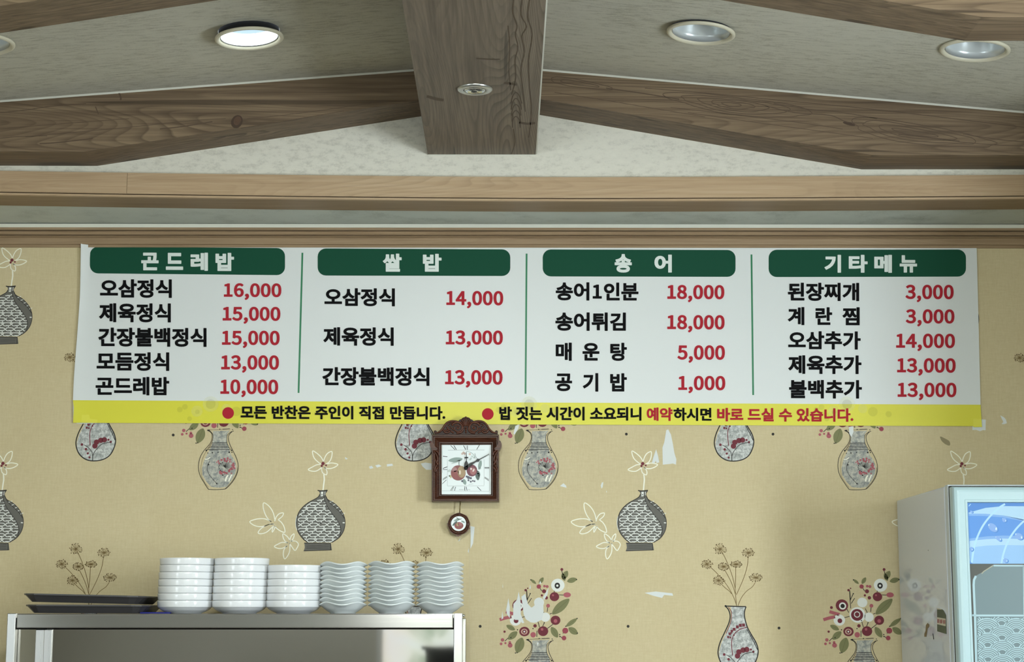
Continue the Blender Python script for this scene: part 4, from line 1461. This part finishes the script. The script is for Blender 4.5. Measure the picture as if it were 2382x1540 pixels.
A.disc(735, 172, 148, mat('plum_skin', C(142, 88, 86), 0.45), 152, 26)
A.disc(1008, 125, 105, mat('plum_skin_dark', C(122, 70, 82), 0.45), 118, 24)
A.up()
A.disc(800, 150, 80, mat('plum_gold', C(176, 150, 116), 0.45), 118, 20)
A.disc(690, 215, 88, mat('plum_rose', C(150, 88, 86), 0.45), 90, 20)
A.disc(1030, 140, 62, mat('plum_pink', C(170, 112, 112), 0.45), 72, 18)
A.disc(660, 105, 52, mat('plum_lilac', C(172, 130, 130), 0.45), 48, 16)
A.up()
A.disc(768, 162, 20, mat('plum_light', C(232, 218, 196), 0.4), 46, 14)
A.disc(990, 90, 18, mat('plum_light2', C(228, 212, 206), 0.4), 22, 12)
A.disc(1040, 120, 16, mat('plum_light2', C(228, 212, 206), 0.4), 34, 12, 0.5)
for x, y, r in ((985, 278, 24), (940, 318, 20), (985, 345, 21), (1025, 330, 18), (1060, 338, 18), (815, 335, 22), (940, 265, 30), (905, 245, 22)):
    A.disc(x, y, r, mat('fruit_berry', C(104, 104, 118), 0.5), n=10)
A.make('fruit_painting', face)
# hands, standing off the dial
M_hand = mat('clock_hand', C(16, 16, 18), 0.35)


def hand(pts_w, name):
    mb = MB()
    L = [(Vector(p), w_) for p, w_ in pts_w]
    for (a, wa), (b, wb) in zip(L[:-1], L[1:]):
        d = (b - a).normalized()
        o = Vector((-d.y, d.x))
        q = [a + o * wa, a - o * wa, b - o * wb, b + o * wb]
        for Y in (YFC - 0.006, YFC - 0.0068):
            mb.face([P(980 + x / 11, 960 + y / 11, Y) for x, y in q])
    return mb


c0 = (1140, 1410)
mb = hand([(c0, 50), ((1150, 1290), 46), ((1152, 1230), 12), ((1152, 1170), 10), ((1152, 1000), 7)], 'h')
m2 = hand([((1105, 1148), 16), ((1200, 1148), 16)], 'h')
mb.v, n0 = mb.v + m2.v, len(mb.v)
mb.f += [tuple(i + n0 for i in f_) for f_ in m2.f]
mb.mi += m2.mi
mb.sm += m2.sm
build(mb, 'hour_hand', M_hand, ck, weld=False)
mb = hand([(c0, 30), ((1260, 1320), 36), ((1390, 1250), 14), ((1450, 1215), 40), ((1500, 1190), 10), ((1735, 1060), 8)], 'm')
build(mb, 'minute_hand', M_hand, ck, weld=False)
mb = MB()
pc = P(980 + 1140 / 11, 960 + 1420 / 11, YFC - 0.005)
mb.ball((pc.x, YFC - 0.006, pc.z), 0.0062, 0.005, 0.0062)
build(mb, 'hand_hub', M_hand, ck)


def k1(x, y, Y):
    return P(980 + x / 11, 960 + y / 11, Y)


# carved crest
half = [(325, 548), (325, 480), (355, 450), (395, 470), (420, 510), (480, 460), (540, 370), (590, 290), (660, 230), (740, 190), (840, 183), (930, 205), (985, 160), (1020, 150), (1060, 110), (1140, 92)]
crest = half + [(2280 - x, y) for x, y in reversed(half[:-1])]
mb = MB()
poly = [(k1(x, y, YK).x, k1(x, y, YK).z) for x, y in crest]
mb.prism(poly, D - 0.042, D - 0.008)
cr = build(mb, 'crest', M_walg, ck)
yc = D - 0.042
for sgn in (1, -1):
    fx = (lambda x: x) if sgn > 0 else (lambda x: 2280 - x)
    mb = MB()
    # scroll
    pts, rad = [], []
    for k in range(64):
        a = math.radians(200) + k * 0.19
        r_ = 150 * (1 - k / 70.0)
        pts.append(k1(fx(925 + r_ * math.cos(a)), 385 + r_ * math.sin(a), yc - 0.002 - 0.00004 * k))
        rad.append(0.0036 * (1 - k / 110.0))
    mb.tube(pts, rad, 7)
    e = k1(fx(925), 385, yc - 0.004)
    mb.ball((e.x, e.y, e.z), 0.0035, 0.003, 0.0035)
    build(mb, 'scroll', M_wald, cr)
    mb = MB()
    path = smooth_path([(345, 520), (450, 500), (540, 420), (610, 310), (700, 235), (830, 215), (960, 250), (1050, 340), (1068, 430), (1010, 505), (900, 525)], 5)
    mb.tube([k1(fx(p[0]), p[1], yc - 0.001) for p in path], [0.0035 if i > 4 else 0.0025 for i in range(len(path))], 7)
    build(mb, 'rim_moulding', M_wald, cr)
    mb = MB()
    for x, y, r_ in ((700, 320, 24), (735, 290, 22), (775, 268, 22), (815, 262, 22), (855, 265, 20), (890, 275, 18), (735, 355, 16)):
        c_ = k1(fx(x), y, yc - 0.001)
        mb.ball((c_.x, c_.y, c_.z), r_ * .00013, .003, r_ * .00013, 8, 5)
    build(mb, 'beading', M_wald, cr)
    mb = MB()
    for q in ([(560, 430), (600, 500), (690, 510), (740, 450)], [(580, 470), (640, 450), (700, 470)], [(650, 360), (690, 420), (760, 470), (830, 520)], [(740, 380), (790, 400), (830, 450)]):
        path = smooth_path(q, 5)
        mb.tube([k1(fx(p[0]), p[1], yc - 0.001) for p in path], 0.0030, 6)
    build(mb, 'acanthus_leaf', M_wald, cr)
    c_ = k1(fx(358), 495, D - 0.022)
    mb = MB()
    mb.ball((c_.x, c_.y, c_.z), .0050, .006, .0058)
    build(mb, 'finial', M_wald, cr)
    # ear and leaf carving on the side of the frame
    mb = MB()
    ear = [(300, 700), (250, 730), (224, 800), (226, 860), (255, 920), (270, 960), (390, 965), (400, 920), (340, 850), (310, 780)]
    mb.prism([(k1(fx(x), y, YK).x, k1(fx(x), y, YK).z) for x, y in ear], D - 0.061, D - 0.012)
    ear_o = build(mb, 'side_ear', M_wald, ck)
    mb = MB()
    for q in ([(280, 930), (340, 960), (400, 945), (395, 900), (350, 890), (345, 925)], [(320, 980), (390, 1080), (420, 1180), (400, 1260)], [(370, 980), (430, 1020), (450, 1090)], [(350, 1180), (380, 1260), (420, 1320), (380, 1340)], [(400, 1330), (360, 1400), (340, 1490), (400, 1530)], [(430, 1400), (380, 1460), (370, 1540)]):
        path = smooth_path(q, 5)
        mb.tube([k1(fx(p[0]), p[1], D - 0.057) for p in path], 0.0028, 6)
    build(mb, 'side_carving', M_wald, ck)
# shell in the middle of the crest
mb = MB()
for k in range(9):
    a = math.radians(-90 + (k - 4) * 17)
    L = 250 if abs(k - 4) < 3 else 215
    pts = [k1(1140 + q * math.cos(a) * .95, 350 + q * math.sin(a), yc - 0.001 - 0.0025 * math.sin(math.pi * q / 330)) for q in range(10, L, 30)]
    mb.tube(pts, [0.0012 + 0.0018 * i / len(pts) for i in range(len(pts))], 6)
build(mb, 'shell', M_wald, cr)
for y, rx, rz in ((130, .0045, .0045), (390, .0042, .003), (430, .003, .004), (490, .0028, .0052)):
    c_ = k1(1140, y, yc - 0.002)
    mb = MB()
    mb.ball((c_.x, c_.y, c_.z), rx, .004, rz)
    build(mb, 'shell_boss', M_wald, cr)

# pendulum
pd = [P(1071.5, 1160, D - 0.022), P(1068.8, 1196, D - 0.022)]
mb = MB()
mb.tube(pd, 0.0016, 8)
pen = build(mb, 'pendulum_rod', mat('brass_rod', C(140, 122, 78), 0.35, 0.8), ck)


def k3(x, y, Y):
    return P(980 + x / 8.557, 1080 + y / 8.557, Y)


bob = []
for i in range(48):
    a = 2 * math.pi * i / 48
    r_ = 222 + 5 * math.cos(8 * a)
    bob.append([742 + r_ * math.cos(a), 1180 + r_ * math.sin(a)])
bob[24] = [500, 1178]
bob[25] = [520, 1160]
bob[3] = [968, 1268]
bob[4] = [935, 1290]
for i, (x, y) in ((11, (775, 1410)), (12, (735, 1430)), (13, (695, 1422))):
    bob[i] = [x, y]
mb = MB()
mb.prism([(k3(x, y, YK).x, k3(x, y, YK).z) for x, y in bob], D - 0.030, D - 0.014)
bo = build(mb, 'pendulum_bob', M_wald, ck)
mb = MB()
cc = k3(742, 1180, YK)
s_ = 1.0 / 8.557 * 0.00141


def fb(x, y, h):
    return Vector((cc.x + x, D - 0.030 - h, cc.z + y))


mb.lathe([(.0345, 0), (.032, .003), (.0285, .0036), (.026, .0015), (.0245, .0005)], 40, fb)
build(mb, 'bob_moulding', M_wal, bo)
mb = MB()
for k in range(13):
    a = 2 * math.pi * k / 13 + .2
    mb.ball((cc.x + .0305 * math.cos(a), D - 0.0325, cc.z + .0305 * math.sin(a)), .0030, .0026, .0030, 8, 5)
build(mb, 'bob_carving', M_wald, bo)
A = Art(D - 0.0312, *S3)
A.disc(742, 1178, 150, M_face, n=32)
A.up()
A.leaf((620, 1225), (715, 1135), 46, g2)
A.leaf((650, 1130), (770, 1085), 50, g1)
A.leaf((790, 1125), (870, 1165), 34, g1)
A.stroke([(700, 1060), (750, 1100), (800, 1085)], 12, g2)
A.disc(748, 1222, 90, MATS['plum_rose'], 72, 20)
A.up()
A.disc(775, 1195, 40, MATS['plum_pink'], 34)
A.disc(722, 1200, 26, MATS['plum_gold'], 34)
A.make('bob_dial', bo)

# ---------------------------------------------------------------- steel cabinet
YC = 5.45


def steel(name, col, rough, sx, sz):
    m = mat(name, col, rough, 1.0)
    v = mapping(m, (sx, 40, sz))
    f = noise(m, v, 1.0, 4.0, 0.65)
    r_ = nd(m, 'ShaderNodeMapRange')
    r_.inputs['To Min'].default_value = rough * .75
    r_.inputs['To Max'].default_value = rough * 1.35
    link(m, f, r_.inputs['Value'])
    link(m, r_.outputs[0], m.node_tree.nodes['Principled BSDF'].inputs['Roughness'])
    v2 = mapping(m, (2.5, 2.5, 5))
    bump(m, noise(m, v2, 1.0, 2.0, 0.5), 0.02, 0.01)
    return m


M_st = steel('steel_rail', C(188, 188, 188), 0.12, 3, 300)
M_sd = steel('steel_door', C(186, 184, 180), 0.03, 5, 5)
M_sp = steel('steel_post', C(182, 182, 180), 0.28, 200, 3)
M_in = mat('cabinet_inside', C(70, 72, 72), 0.6, 0.4)
zt = P(560, 1427.5, YC).z
zb = P(560, 1462, YC).z
x0, x1 = P(17, 1440, YC).x, P(1076, 1440, YC).x
cab = tag(thing('steel_cabinet', ((x0 + x1) / 2, YC, 0)), 'stainless steel cabinet with sliding doors below the wall clock', 'cabinet')
pw = P(1076, 1440, YC).x - P(1056, 1440, YC).x
box_obj('top_panel', x0 + .002, x1 - .002, YC + .006, D - .04, zt - .012, zt, M_st, cab)
box_obj('front_rail', x0 + pw + .002, x1 - pw - .002, YC, YC + .03, zb, zt - .0005, M_st, cab, bevel=.003)
for a in (x0, x1 - pw):
    box_obj('post', a, a + pw, YC - .002, YC + .035, .08, zt + .001, M_sp, cab, bevel=.002)
    box_obj('post', a, a + pw, D - .07, D - .035, .08, zt - .014, M_sp, cab, bevel=.002)
    box_obj('foot', a + .005, a + pw - .005, YC + .004, YC + .03, 0, .08, M_sp, cab)
    box_obj('foot', a + .005, a + pw - .005, D - .066, D - .04, 0, .08, M_sp, cab)
for a in (x0 + .008, x1 - .016):
    box_obj('side_panel', a, a + .008, YC + .036, D - .072, .1, zt - .014, M_sd, cab)
box_obj('back_panel', x0 + pw, x1 - pw, D - .06, D - .05, .1, zt - .014, M_in, cab)
box_obj('base_panel', x0 + pw, x1 - pw, YC + .03, D - .07, .10, .12, M_st, cab)
xs0, xs1, xs2, xs3 = (P(x, 1500, YC + .012).x for x in (79, 99.5, 102, 122))
dr = box_obj('sliding_door', xs3, x1 - pw - .001, YC + .012, YC + .018, .125, zb - .003, M_sd, cab)
box_obj('door_stile', xs2, xs3, YC + .006, YC + .020, .125, zb - .003, M_sp, dr, bevel=.002)
dr2 = box_obj('sliding_door', x0 + pw + .001, xs0, YC + .030, YC + .036, .125, zb - .003, M_sd, cab)
box_obj('door_stile', xs0, xs1, YC + .024, YC + .038, .125, zb - .003, M_sp, dr2, bevel=.002)
mb = MB()
pb = P(1079.5, 1432, YC + .01)
mb.ball((x1 + .003, YC + .012, pb.z), .004, .004, .004)
build(mb, 'corner_bolt', M_chrome, cab)

# a dark cupboard behind the camera, mirrored in the steel door
bc = tag(thing('black_cupboard', (-0.18, -0.75, 0)), 'black cupboard mirrored in the right end of the steel sliding door', 'cupboard')
M_bc = mat('black_lacquer', C(26, 28, 28), 0.4)
box_obj('carcass', -.50, .15, -.95, -.56, .05, 1.40, M_bc, bc, bevel=.004)
box_obj('top', -.52, .17, -.97, -.54, 1.40, 1.425, M_bc, bc, bevel=.004)
for a_ in (-.495, -.172):
    d_ = box_obj('door', a_, a_ + .318, -.56, -.545, .08, 1.38, M_bc, bc, bevel=.003)
    box_obj('handle', a_ + (.28 if a_ < -.3 else .02), a_ + (.295 if a_ < -.3 else .035), -.545, -.53, .7, .9, M_brush, d_)
for a_ in (-.48, .08):
    box_obj('foot', a_, a_ + .05, -.93, -.58, 0, .05, M_bc, bc)
# ---------------------------------------------------------------- crockery
M_por = mat('white_porcelain', C(232, 234, 236), 0.12, spec=0.6)
M_por2 = mat('pale_porcelain', C(222, 228, 228), 0.16, spec=0.6)
ORD = ['topmost', 'second', 'third', 'fourth', 'fifth', 'sixth', 'seventh', 'eighth', 'ninth']


def px_m(n, Y):
    return n * Y / F * 1.002


def place_text(k, n):
    if k == n - 1:
        return 'topmost'
    if k == 0:
        return 'bottom'
    return ORD[n - 1 - k] + ' from the top'


YB1 = YC + 0.115
rb = px_m(62.9, YB1)
pitch = px_m(16.05, YB1)
hb = px_m(14.0, YB1)             # body below the rim band
mb = MB()
prof = [(0.0005, .004), (rb * .50, .004), (rb * .52, .0), (rb * .60, .0), (rb * .62, .002), (rb * .78, hb * .40), (rb * .90, hb * .72), (rb * .945, hb * .97), (rb * .955, hb), (rb * .985, hb + .0006), (rb * .99, hb + .003),
        (rb, hb + pitch * .7), (rb, hb + pitch * .9), (rb * .99, hb + pitch - .0008), (rb * .975, hb + pitch - .0008), (rb * .966, hb + pitch * .85), (rb * .962, hb + .003), (rb * .925, hb * .9), (rb * .72, hb * .5), (rb * .4, .009), (0.0005, .008)]
mb.lathe(prof, 48, lambda x, y, h: Vector((x, y, h)))
round_bowl = build(mb, 'round_bowl', M_por, origin=Vector((0, 0, 0)))
first = True
STK = ((7, [(430.0, 0), (430.2, 0), (430.6, 0), (430.8, .4), (431.5, .6), (432.6, 1.2), (433, 1.6)], 'the stack right beside the black trays'),
       (7, [(557, 0), (557.4, 0), (557.8, 0), (558.5, .5), (558.6, .8), (560, 1.2), (560.4, 1.4)], 'the second stack from the black trays'),
       (6, [(682.5, 0), (683.4, 0), (683.5, 0), (684, .3), (684.6, .5), (684.6, .8)], 'the shorter six-bowl stack'))
for si, (n, xs, where) in enumerate(STK):
    for k in range(n):
        pos = Vector((P(xs[k][0], 1420, YB1).x, YB1, zt + k * pitch))
        o = round_bowl if first else copy_of(round_bowl, pos)
        if first:
            o.location = pos
            WORLD[o.name] = pos
            first = False
        tag(o, 'white straight-rimmed bowl, %s in %s' % (place_text(k, n), where), 'bowl', 'round white bowls stacked on the cabinet')

YB2 = YC + 0.105
rw = px_m(53.2, YB2)
pw2 = px_m(10.1, YB2)
hw = px_m(22.5, YB2)
mb = MB()
rows = []
pf = [(.0004, .004, 0), (.44, .004, 0), (.46, 0, 0), (.55, 0, 0), (.56, .10, 0), (.70, .30, 0), (.82, .55, .15), (.90, .78, .5), (.965, .90, .9), (1.0, .97, 1), (1.0, 1.06, 1), (.975, 1.08, 1), (.955, 1.03, .95), (.87, .90, .5), (.76, .66, .15), (.60, .42, 0), (.40, .20, 0), (.0004, .18, 0)]
for r_, h, w_ in pf:
    row = []
    for i in range(64):
        a = 2 * math.pi * i / 64
        wave = math.cos(4 * (a - math.pi / 4))
        rr = rw * r_ * (1 - 0.035 * w_ * wave)
        row.append((rr * math.cos(a), rr * math.sin(a), hw * (h if h > .004 else h) + (0.0042 * wave) * w_))
    rows.append(row)
mb.grid(rows, 0, True, True)
wavy = build(mb, 'wavy_bowl', M_por2, origin=Vector((0, 0, 0)))
first = True
for si, (xc, off, where) in enumerate(((798, 0.0, 'the leftmost wavy stack'), (911, 0.0015, 'the middle wavy stack'), (1023, 0.0, 'the rightmost wavy stack'))):
    for k in range(10):
        pos = Vector((P(xc + R.uniform(-.8, .8), 1420, YB2).x, YB2 + R.uniform(-.001, .001), zt + k * pw2 + (off if k == 9 else 0)))
        o = wavy if first else copy_of(wavy, pos)
        if first:
            o.location = pos
            WORLD[o.name] = pos
            first = False
        o.rotation_euler.z = R.uniform(-.10, .10) + (0.12 if si == 2 else 0)
        tag(o, 'white wavy-rimmed bowl, %s in %s' % (place_text(k, 10), where), 'bowl', 'wavy white bowls stacked on the cabinet')

# trays
M_tray = mat('black_tray', C(72, 70, 71), 0.4, spec=0.4)
L_, Wd, Ht = 0.376, 0.27, 0.0245


def octo(l, w, c):
    l, w = l / 2, w / 2
    return [(-l + c, -w), (l - c, -w), (l - c * .35, -w + c * .3), (l, -w + c), (l, w - c), (l - c, w), (-l + c, w), (-l, w - c), (-l, -w + c), (-l + c * .35, -w + c * .3)]


mb = MB()
rows = []
for d, c_, h in ((-.085, .02, .0025), (-.082, .02, 0), (-.050, .022, 0), (-.012, .035, Ht - .005), (0, .045, Ht - .004), (0, .045, Ht), (-.004, .045, Ht + .0005), (-.020, .035, Ht - .001), (-.062, .022, .0025), (-.085, .02, .0025)):
    rows.append([(x, y, h) for x, y in octo(L_ + d, Wd + d, c_)])
mb.grid(rows, 0, False, True)
mb.face(rows[1])
mb.face(rows[8])
tray = build(mb, 'serving_tray', M_tray, origin=Vector((0, 0, 0)))
cx = P(219, 1420, YC + .16).x
tray.location = (cx + .003, YC + .16, zt + .0015)
WORLD[tray.name] = Vector(tray.location)
tray.rotation_euler = (0, math.radians(0.25), math.radians(-2))
tag(tray, 'lower of the two black serving trays on the cabinet, lying on the steel', 'tray', 'black serving trays')
t2 = copy_of(tray, Vector((cx - .004, YC + .162, zt + Ht + .0075)))
t2.rotation_euler = (0, math.radians(1.3), math.radians(-4))
tag(t2, 'upper of the two black serving trays on the cabinet, tilted to the right', 'tray')
mb = MB()
a, b = P(333, 1426, YC + .10).x, P(402, 1426, YC + .10).x
mb.xbar(a, b, [(YC + .05, zt), (YC + .05, zt + .004), (YC + .14, zt + .005), (YC + .145, zt)], 4, lambda x: .001 * math.sin(x * 60) * 0)
tag(build(mb, 'blue_cloth', mat('blue_cloth', C(38, 44, 140), 0.7), bevel=.0015), 'folded bright blue cloth under the trays and first bowls', 'cloth')

# ---------------------------------------------------------------- glass-door fridge
M_fs = mat('fridge_side', C(198, 207, 220), 0.45, spec=0.3, coat=0.85, coat_rough=0.02)
M_fd = mat('fridge_door', C(176, 202, 207), 0.3, spec=0.4)
M_gk = mat('gasket', C(18, 18, 18), 0.7)
M_gl = mat('fridge_glass', C(106, 126, 130), 0.35, spec=0.3)
M_film = mat('film_white', C(168, 196, 203), 0.45)
YFB = D - 0.03
XF = P(2086, 1180, YFB).x
YFF = YX(2196, 1131, XF)
ZF = P(2196, 1131, YFF).z
FW = 0.62
fr = tag(thing('glass_door_fridge', (XF + FW / 2, (YFF + YFB) / 2, 0)), 'tall white display fridge with blue sign and wave-patterned glass door', 'fridge')
box_obj('body', XF, XF + FW, YFF, YFB, .06, ZF, M_fs, fr, bevel=.006)
box_obj('front_flange', XF + .001, XF + FW - .001, YFF - .036, YFF, .06, ZF + .002, mat('flange', C(190, 200, 204), 0.3, spec=0.5), fr, bevel=.002)
box_obj('gasket', XF + .004, XF + FW - .004, YFF - .050, YFF - .036, .07, ZF - .003, M_gk, fr)
for a in (XF + .03, XF + FW - .08):
    box_obj('foot', a, a + .05, YFF + .03, YFF + .08, 0, .06, M_gk, fr)
    box_obj('foot', a, a + .05, YFB - .1, YFB - .05, 0, .06, M_gk, fr)
YD1, YD0 = YFF - .050, YFF - .098     # door back and front
dx0, dx1 = XF + .003, XF + FW - .003
dz0, dz1 = .10, P(2230, 1131.5, YD0).z
ox0 = P(2250.5, 1170, YD0).x
ox1 = dx1 - (ox0 - dx0)
oz1 = P(2251, 1168.5, YD0).z
oz0 = .32
door = thing('door_frame_anchor', (0, 0, 0))
bpy.data.objects.remove(door)


def ring(mb, outer, inner, mi=0):
    """four mitred quads between two rectangles given as corner lists"""
    for i in range(4):
        j = (i + 1) % 4
        mb.face([outer[i], outer[j], inner[j], inner[i]], mi)


def rect(x0, x1, z0, z1, y):
    return [Vector((x0, y, z0)), Vector((x1, y, z0)), Vector((x1, y, z1)), Vector((x0, y, z1))]


mb = MB()
lay = [(0, 0, YD1), (0, 0, YD0 + .014), (.003, .003, YD0 + .006), (.010, .010, YD0 + .001), (.016, .016, YD0)]
prev = None
for i_, j_, y in lay:
    q = rect(dx0 + i_, dx1 - i_, dz0 + j_, dz1 - j_, y)
    if prev:
        ring(mb, prev, q)
    prev = q
for d, y in ((.008, YD0), (.0065, YD0 - .0015), (.0015, YD0 - .0015), (0, YD0), (0, YD0 + .012)):
    q = rect(ox0 - d, ox1 + d, oz0 - d, oz1 + d, y)
    ring(mb, prev, q)
    prev = q
door = build(mb, 'door', M_fd, fr)
YG1 = YD0 + .009
box_obj('glass_pane', ox0, ox1, YG1 + .002, YG1 + .008, oz0, oz1, M_gl, door)
# header sign, behind the glass line: printed blue panel with water drops
sz0 = P(2255, 1311.5, YG1).z
YN = YG1 - .002
M_sign = {}
for nm, rgb in (('deep', (84, 136, 206)), ('mid', (96, 150, 220)), ('pale', (176, 210, 234)), ('soft', (150, 192, 234)), ('band', (132, 174, 226)), ('line', (178, 218, 248)), ('drop', (136, 172, 226)), ('shine', (214, 240, 250))):
    M_sign[nm] = mat('sign_' + nm, C(*[int(q*.93) for q in rgb]), 0.4, spec=0.2, emit=C(*rgb), estr=0.10)
S4 = (7.7, 2230, 1140)
mb = MB()
xs_, xe_ = ox0 + .001, ox1 - .001
mb.box(xs_, xe_, YN, YG1 + .002, sz0, oz1 - .001)
sign = build(mb, 'header_sign', M_sign['mid'], door)
zx = lambda x, y: P(2230 + x / 7.7, 1140 + y / 7.7, YN)
A = Art(YN - .0003, *S4)
XE = (P(2230 + 3000 / 7.7, 1140, YN))
far = 2230 + 3300 / 7.7


def clampx(pts):
    return [(max(p[0], 178), p[1]) for p in pts]


XRI = 1170 + (xe_ - P(2382, 1240, YN).x) / (P(2382, 1240, YN).x - P(2230, 1240, YN).x) * 1170
tail = XRI
A.poly([(178, 240), (tail, 250), (tail, 420), (1500, 330), (1170, 290), (800, 288), (480, 320), (178, 405)], M_sign['deep'])
A.poly([(178, 405), (480, 320), (800, 288), (1170, 290), (1500, 330), (tail, 420), (tail, 900), (1500, 640), (1170, 545), (800, 455), (480, 425), (178, 420)], M_sign['pale'])
A.poly([(178, 420), (480, 425), (800, 455), (1170, 530), (1500, 640), (tail, 900), (tail, 960), (1500, 680), (1170, 560), (800, 490), (480, 465), (178, 460)], M_sign['band'])
A.poly([(190, 870), (500, 830), (800, 815), (1170, 825), (tail, 930), (tail, 1010), (1170, 880), (800, 868), (500, 880), (192, 912)], M_sign['band'])
A.poly([(192, 912), (500, 880), (800, 868), (1170, 880), (tail, 1010), (tail, 1130), (1170, 990), (800, 985), (500, 995), (195, 1030)], M_sign['pale'])
A.poly([(195, 1030), (500, 995), (800, 985), (1170, 990), (tail, 1130), (tail, 1325), (255, 1318), (212, 1290), (200, 1255)], M_sign['soft'])
A.up()
A.stroke([(235, 1300), (275, 1040), (340, 830), (440, 630), (580, 450), (720, 320), (830, 250)], 34, M_sign['line'])
A.stroke([(765, 1315), (800, 1150), (870, 950), (960, 790), (1080, 640), (1250, 490), (1500, 330)], 34, M_sign['line'])
A.stroke([(180, 290), (215, 250)], 14, M_sign['line'], False)
A.up()
for x, y, r_, ry, rot in ((612, 672, 100, 62, .7), (818, 538, 40, 36, .5), (712, 868, 62, 34, .7), (1080, 830, 78, 55, .45), (225, 1055, 34, 38, 0), (838, 1258, 44, 38, .5), (228, 388, 24, 18, .3)):
    A.disc(x + 18, y + 12, r_, M_sign['deep'], ry, 18, rot)
    A.up()
    A.disc(x, y, r_, M_sign['drop'], ry, 18, rot)
    A.up()
    A.disc(x + r_ * .6, y + ry * .35, r_ * .14, M_sign['shine'], ry * .42, 10, rot - .6)
    A.disc(x - r_ * .72, y - ry * .75, r_ * .1, M_sign['shine'], ry * .25, 8)
    A.lv -= 2
A.make('sign_print', sign)
# black rounded corners of the panel and the film on the glass
S5 = (6.698, 2200, 1310)
A = Art(YG1 + .0012, *S5)
M_gap = mat('glass_dark', C(64, 66, 58), 0.3)
q = (xe_ - P(2382, 1400, YG1).x) / (P(2382, 1400, YG1).x - P(2200, 1400, YG1).x) * 1219 + 1219
A.poly([(375, -10), (q, -10), (q, 28), (740, 28), (590, 130), (470, 195), (425, 260), (418, 360), (440, 820), (470, 1700), (440, 1700), (405, 820)], M_gap)
A.up()
A.stroke([(745, 38), (900, 40), (q - 10, 44)], 26, M_film, False)
A.stroke([(470, 200), (440, 262), (434, 340), (455, 815), (478, 1700)], 36, M_film, False)
A.stroke([(740, 35), (590, 130), (560, 165)], 16, mat('film_fold', C(160, 160, 140), 0.5), False)
A.stroke([(412, 812), (480, 816), (q - 10, 822)], 30, M_film, False)
A.stroke([(1208, 40), (1214, 800)], 12, M_film, False)
A.make('film_border', door)
A = Art(YG1 + .0010, *S5)
zone = inside([(482, 840), (q - 15, 846), (q - 15, 2600), (525, 2600)])
ys = 970
for j in range(-1, 14):
    ym = 1090 + (j - 1) * 113
    for i in range(-1, int((q - 400) / 455) + 2):
        xm = 645 + 455 * i + (227 if j % 2 else 0) + j * 3
        upper = [ (645 + 455 * (i + d) + (0 if j % 2 else 227) + (j + 1) * 3 - (455 if (j % 2 == 0 and d == 0) else 0) * 0, ym + 113) for d in (-1, 0, 1)]
        up2 = [(xm, ym + 226)]
        for r_ in (222, 192, 163, 134, 105, 78):
            pts = []
            for k in range(25):
                a = math.pi * k / 24
                pts.append((xm + r_ * math.cos(a), ym + 105 - r_ * .98 * math.sin(a)))

            def ok(p, upper=upper, up2=up2):
                if not zone(p):
                    return False
                for ux, uy in upper + up2:
                    if (p[0] - ux) ** 2 + ((p[1] - uy - 105) / .98) ** 2 < 216 ** 2:
                        return False
                return True
            A.stroke(pts, 16 if r_ < 222 else 21, M_film, False, False, 1, ok)
A.make('wave_film', door)
# sticker, rust and scratches on the side panel
M_sk = mat('sticker_green', C(72, 84, 66), 0.5)
YSIDE = XF - 0.0006


def side_pt(px, py, lift=0.0):
    r_ = ray(px, py)
    x = XF - 0.0006 - lift
    return r_ * (x / r_.x) + Vector((0, 0, ZC))


def side_poly(name, pts, m, lift=0.0, par=None):
    mb = MB()
    v = [side_pt(2150 + x / 14, 1390 + y / 14, lift) for x, y in pts]
    for t in tessellate_polygon([[Vector((p[0], p[1], 0)) for p in pts]]):
        mb.face([v[i] for i in t])
    return build(mb, name, m, par or fr, weld=False)


stk = side_poly('sticker', [(400, 340), (560, 375), (630, 420), (710, 580), (722, 1190), (420, 1100), (415, 380)], M_sk)
side_poly('sticker_strip', [(418, 640), (698, 690), (700, 935), (420, 870)], mat('sticker_cream', C(196, 190, 172), 0.5), .0003, stk)
for x_, w_ in ((425, 68), (510, 85), (615, 75)):
    for k in range(3):
        side_poly('sticker_text', [(x_ + k * w_ / 3, 700 + (x_ - 420) * .16), (x_ + (k + .72) * w_ / 3, 700 + (x_ - 410) * .16), (x_ + (k + .72) * w_ / 3, 825 + (x_ - 410) * .16), (x_ + k * w_ / 3, 825 + (x_ - 420) * .16)], mat('sticker_red', C(160, 84, 90), 0.5), .0006, stk)
side_poly('sticker_edge', [(400, 345), (560, 372), (575, 400), (420, 385)], mat('sticker_cream', C(196, 190, 172), 0.5), .0003, stk)
side_poly('rust_mark', [(50, 900), (105, 828), (165, 880), (165, 940), (110, 1010), (70, 1280), (0, 1280), (0, 1180), (40, 1080)], mat('rust', C(128, 112, 84), 0.8))
side_poly('scratch', [(268, 1165), (290, 1180), (318, 1360), (296, 1368)], M_gk)
side_poly('scratch', [(118, -1545), (140, -1550), (142, -1530), (118, -1525)], M_gk)
